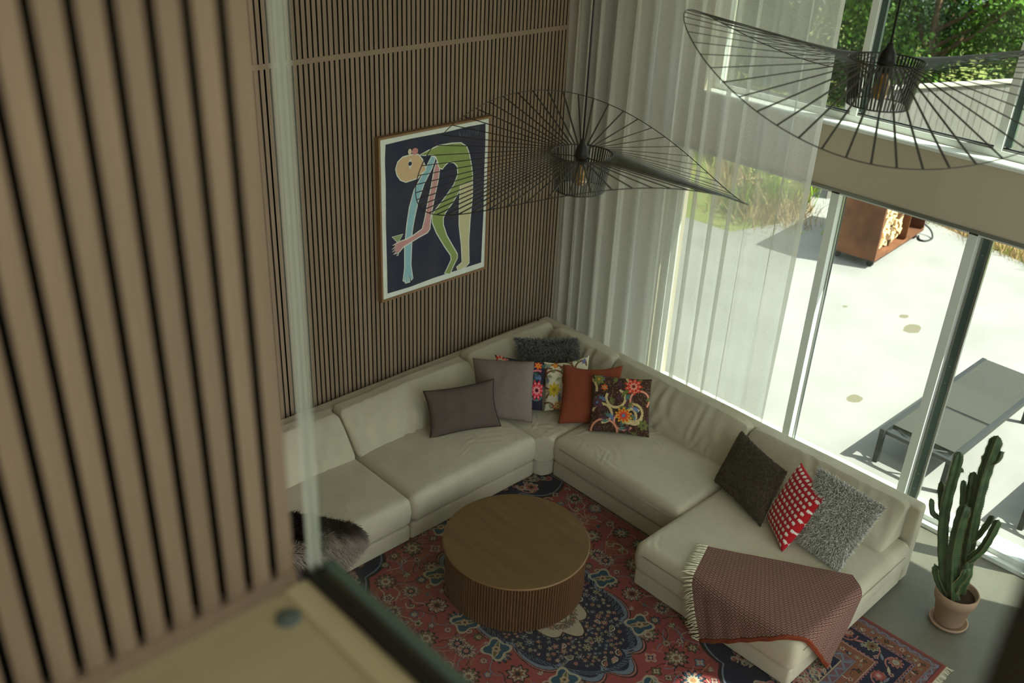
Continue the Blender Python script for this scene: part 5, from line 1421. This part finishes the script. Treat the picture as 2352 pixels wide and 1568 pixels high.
# trees
def tree(label, x, y, z, h, rad, seed, tone, count=22000):
    r = np.random.default_rng(seed)
    t = thing('garden_tree', label, 'tree', (x, y, z), 'trees beyond the fence')
    rr = random.Random(seed)
    tb = MB(); tb.tube([(0, 0, 0), (0.05, 0.03, h * 0.3), (0.0, 0.1, h * 0.75)], 0.1, 8, True, [0.12, 0.09, 0.04])
    one('trunk', (tb.v, tb.f), M['trunk'], t, True)
    for k in range(7):
        a = rr.uniform(0, 6.28); z0 = rr.uniform(0.2, 0.6) * h
        one('branch', tubev([(0.03, 0.05, z0), (rad * .4 * math.cos(a), rad * .4 * math.sin(a), z0 + .12 * h), (rad * .75 * math.cos(a), rad * .75 * math.sin(a), z0 + .26 * h)], 0, 6, True, [0.045, 0.03, 0.012]), M['trunk'], t)
    nc = 46; cc = r.normal(size=(nc, 3)); cc /= np.linalg.norm(cc, axis=1, keepdims=True); cc *= r.uniform(0.35, 1.0, (nc, 1)) ** 0.6
    cc = cc * np.array([rad, rad, h * 0.46]) + np.array([0, 0, h * 0.54])
    ci = r.integers(0, nc, count); p = cc[ci] + r.normal(size=(count, 3)) * rad * 0.15
    n = r.normal(size=(count, 3)); n /= np.linalg.norm(n, axis=1, keepdims=True); u = np.cross(n, r.normal(size=(count, 3))); u /= np.linalg.norm(u, axis=1, keepdims=True); v = np.cross(n, u)
    s = r.uniform(0.035, 0.075, (count, 1))
    V = np.stack([p - u * s, p + v * s * .5, p + u * s, p - v * s * .5], 1)
    c = 0.62 * np.array(tone) * r.uniform(0.55, 1.5, (count, 1)) * (1 + 0.35 * r.normal(size=(nc, 1))[ci]).clip(0.4, 1.8)
    C = np.repeat(c[:, None], 4, 1)
    o = (np.arange(count)[:, None] * 4 + [0, 1, 2, 3]).astype(np.int64)
    f = add('foliage', mesh_from('foliage', V.reshape(-1, 3), o, False, np.clip(C.reshape(-1, 3), 0, 1)), M['leaf'], t); f['kind'] = 'stuff'
TL = [('broad mid-green tree rising behind the middle of the fence', 12.4, 2.6, -0.7, 4.8, 1.9, lin(88, 126, 40)),
      ('tall bright yellow-green tree behind the right end of the fence', 15.4, 1.0, -0.9, 5.6, 2.1, lin(128, 152, 44)),
      ('dark green tree filling the gap left of the upper mullion', 12.2, 5.2, -0.8, 5.2, 1.9, lin(62, 94, 40)),
      ('deep green tree behind the sheer curtain in the upper window', 11.5, 7.9, -0.6, 5.0, 2.0, lin(70, 100, 46)),
      ('large dark tree standing at the back of the garden', 17.2, 4.4, -0.9, 6.4, 2.4, lin(54, 88, 34)),
      ('pale green tree behind the curtain on the far left of the garden', 10.2, 10.6, -0.4, 4.8, 2.0, lin(104, 128, 66)),
      ('dark tree at the far right of the garden', 18.6, -1.6, -0.9, 6.2, 2.3, lin(66, 100, 36)),
      ('spreading green tree at the very back', 20.5, 8.0, -0.9, 7.0, 2.8, lin(74, 108, 44))]
for k, (lab, x, y, z, h, rd, c) in enumerate(TL):
    tree(lab, x, y, z, h, rd, 100 + k, c)
def shrub(label, x, y, z, rad, seed, tone):
    r = np.random.default_rng(seed); t = thing('garden_shrub', label, 'shrub', (x, y, z), 'shrubs on the bank')
    sb = MB()
    for k in range(5):
        a = k * 1.26; sb.tube([(0, 0, 0), (rad * .4 * math.cos(a), rad * .4 * math.sin(a), rad * .8)], 0.01, 5)
    one('stems', (sb.v, sb.f), M['trunk'], t)
    count = 1500; p = r.normal(size=(count, 3)); p /= np.linalg.norm(p, axis=1, keepdims=True); p *= rad * r.uniform(.5, 1, (count, 1)); p[:, 2] = np.abs(p[:, 2]) * 1.1 + 0.05
    n = r.normal(size=(count, 3)); n /= np.linalg.norm(n, axis=1, keepdims=True); u = np.cross(n, r.normal(size=(count, 3))); u /= np.linalg.norm(u, axis=1, keepdims=True); v = np.cross(n, u); s = r.uniform(.025, .05, (count, 1))
    V = np.stack([p - u * s, p + v * s * .5, p + u * s, p - v * s * .5], 1); c = np.array(tone) * r.uniform(.6, 1.4, (count, 1)); C = np.repeat(c[:, None], 4, 1)
    f = add('foliage', mesh_from('foliage', V.reshape(-1, 3), (np.arange(count)[:, None] * 4 + [0, 1, 2, 3]).astype(np.int64), False, np.clip(C.reshape(-1, 3), 0, 1)), M['leaf'], t); f['kind'] = 'stuff'
shrub('round yellow-green shrub on the bank left of the firewood store', 5.9, 1.75, 0.05, 0.42, 201, lin(150, 168, 70))
shrub('low olive shrub on the bank behind the curtain', 6.4, 2.9, 0.2, 0.5, 202, lin(120, 140, 70))
shrub('dry brown shrub on the bank near the terrace corner', 5.3, 1.65, 0.0, 0.32, 203, lin(150, 128, 90))
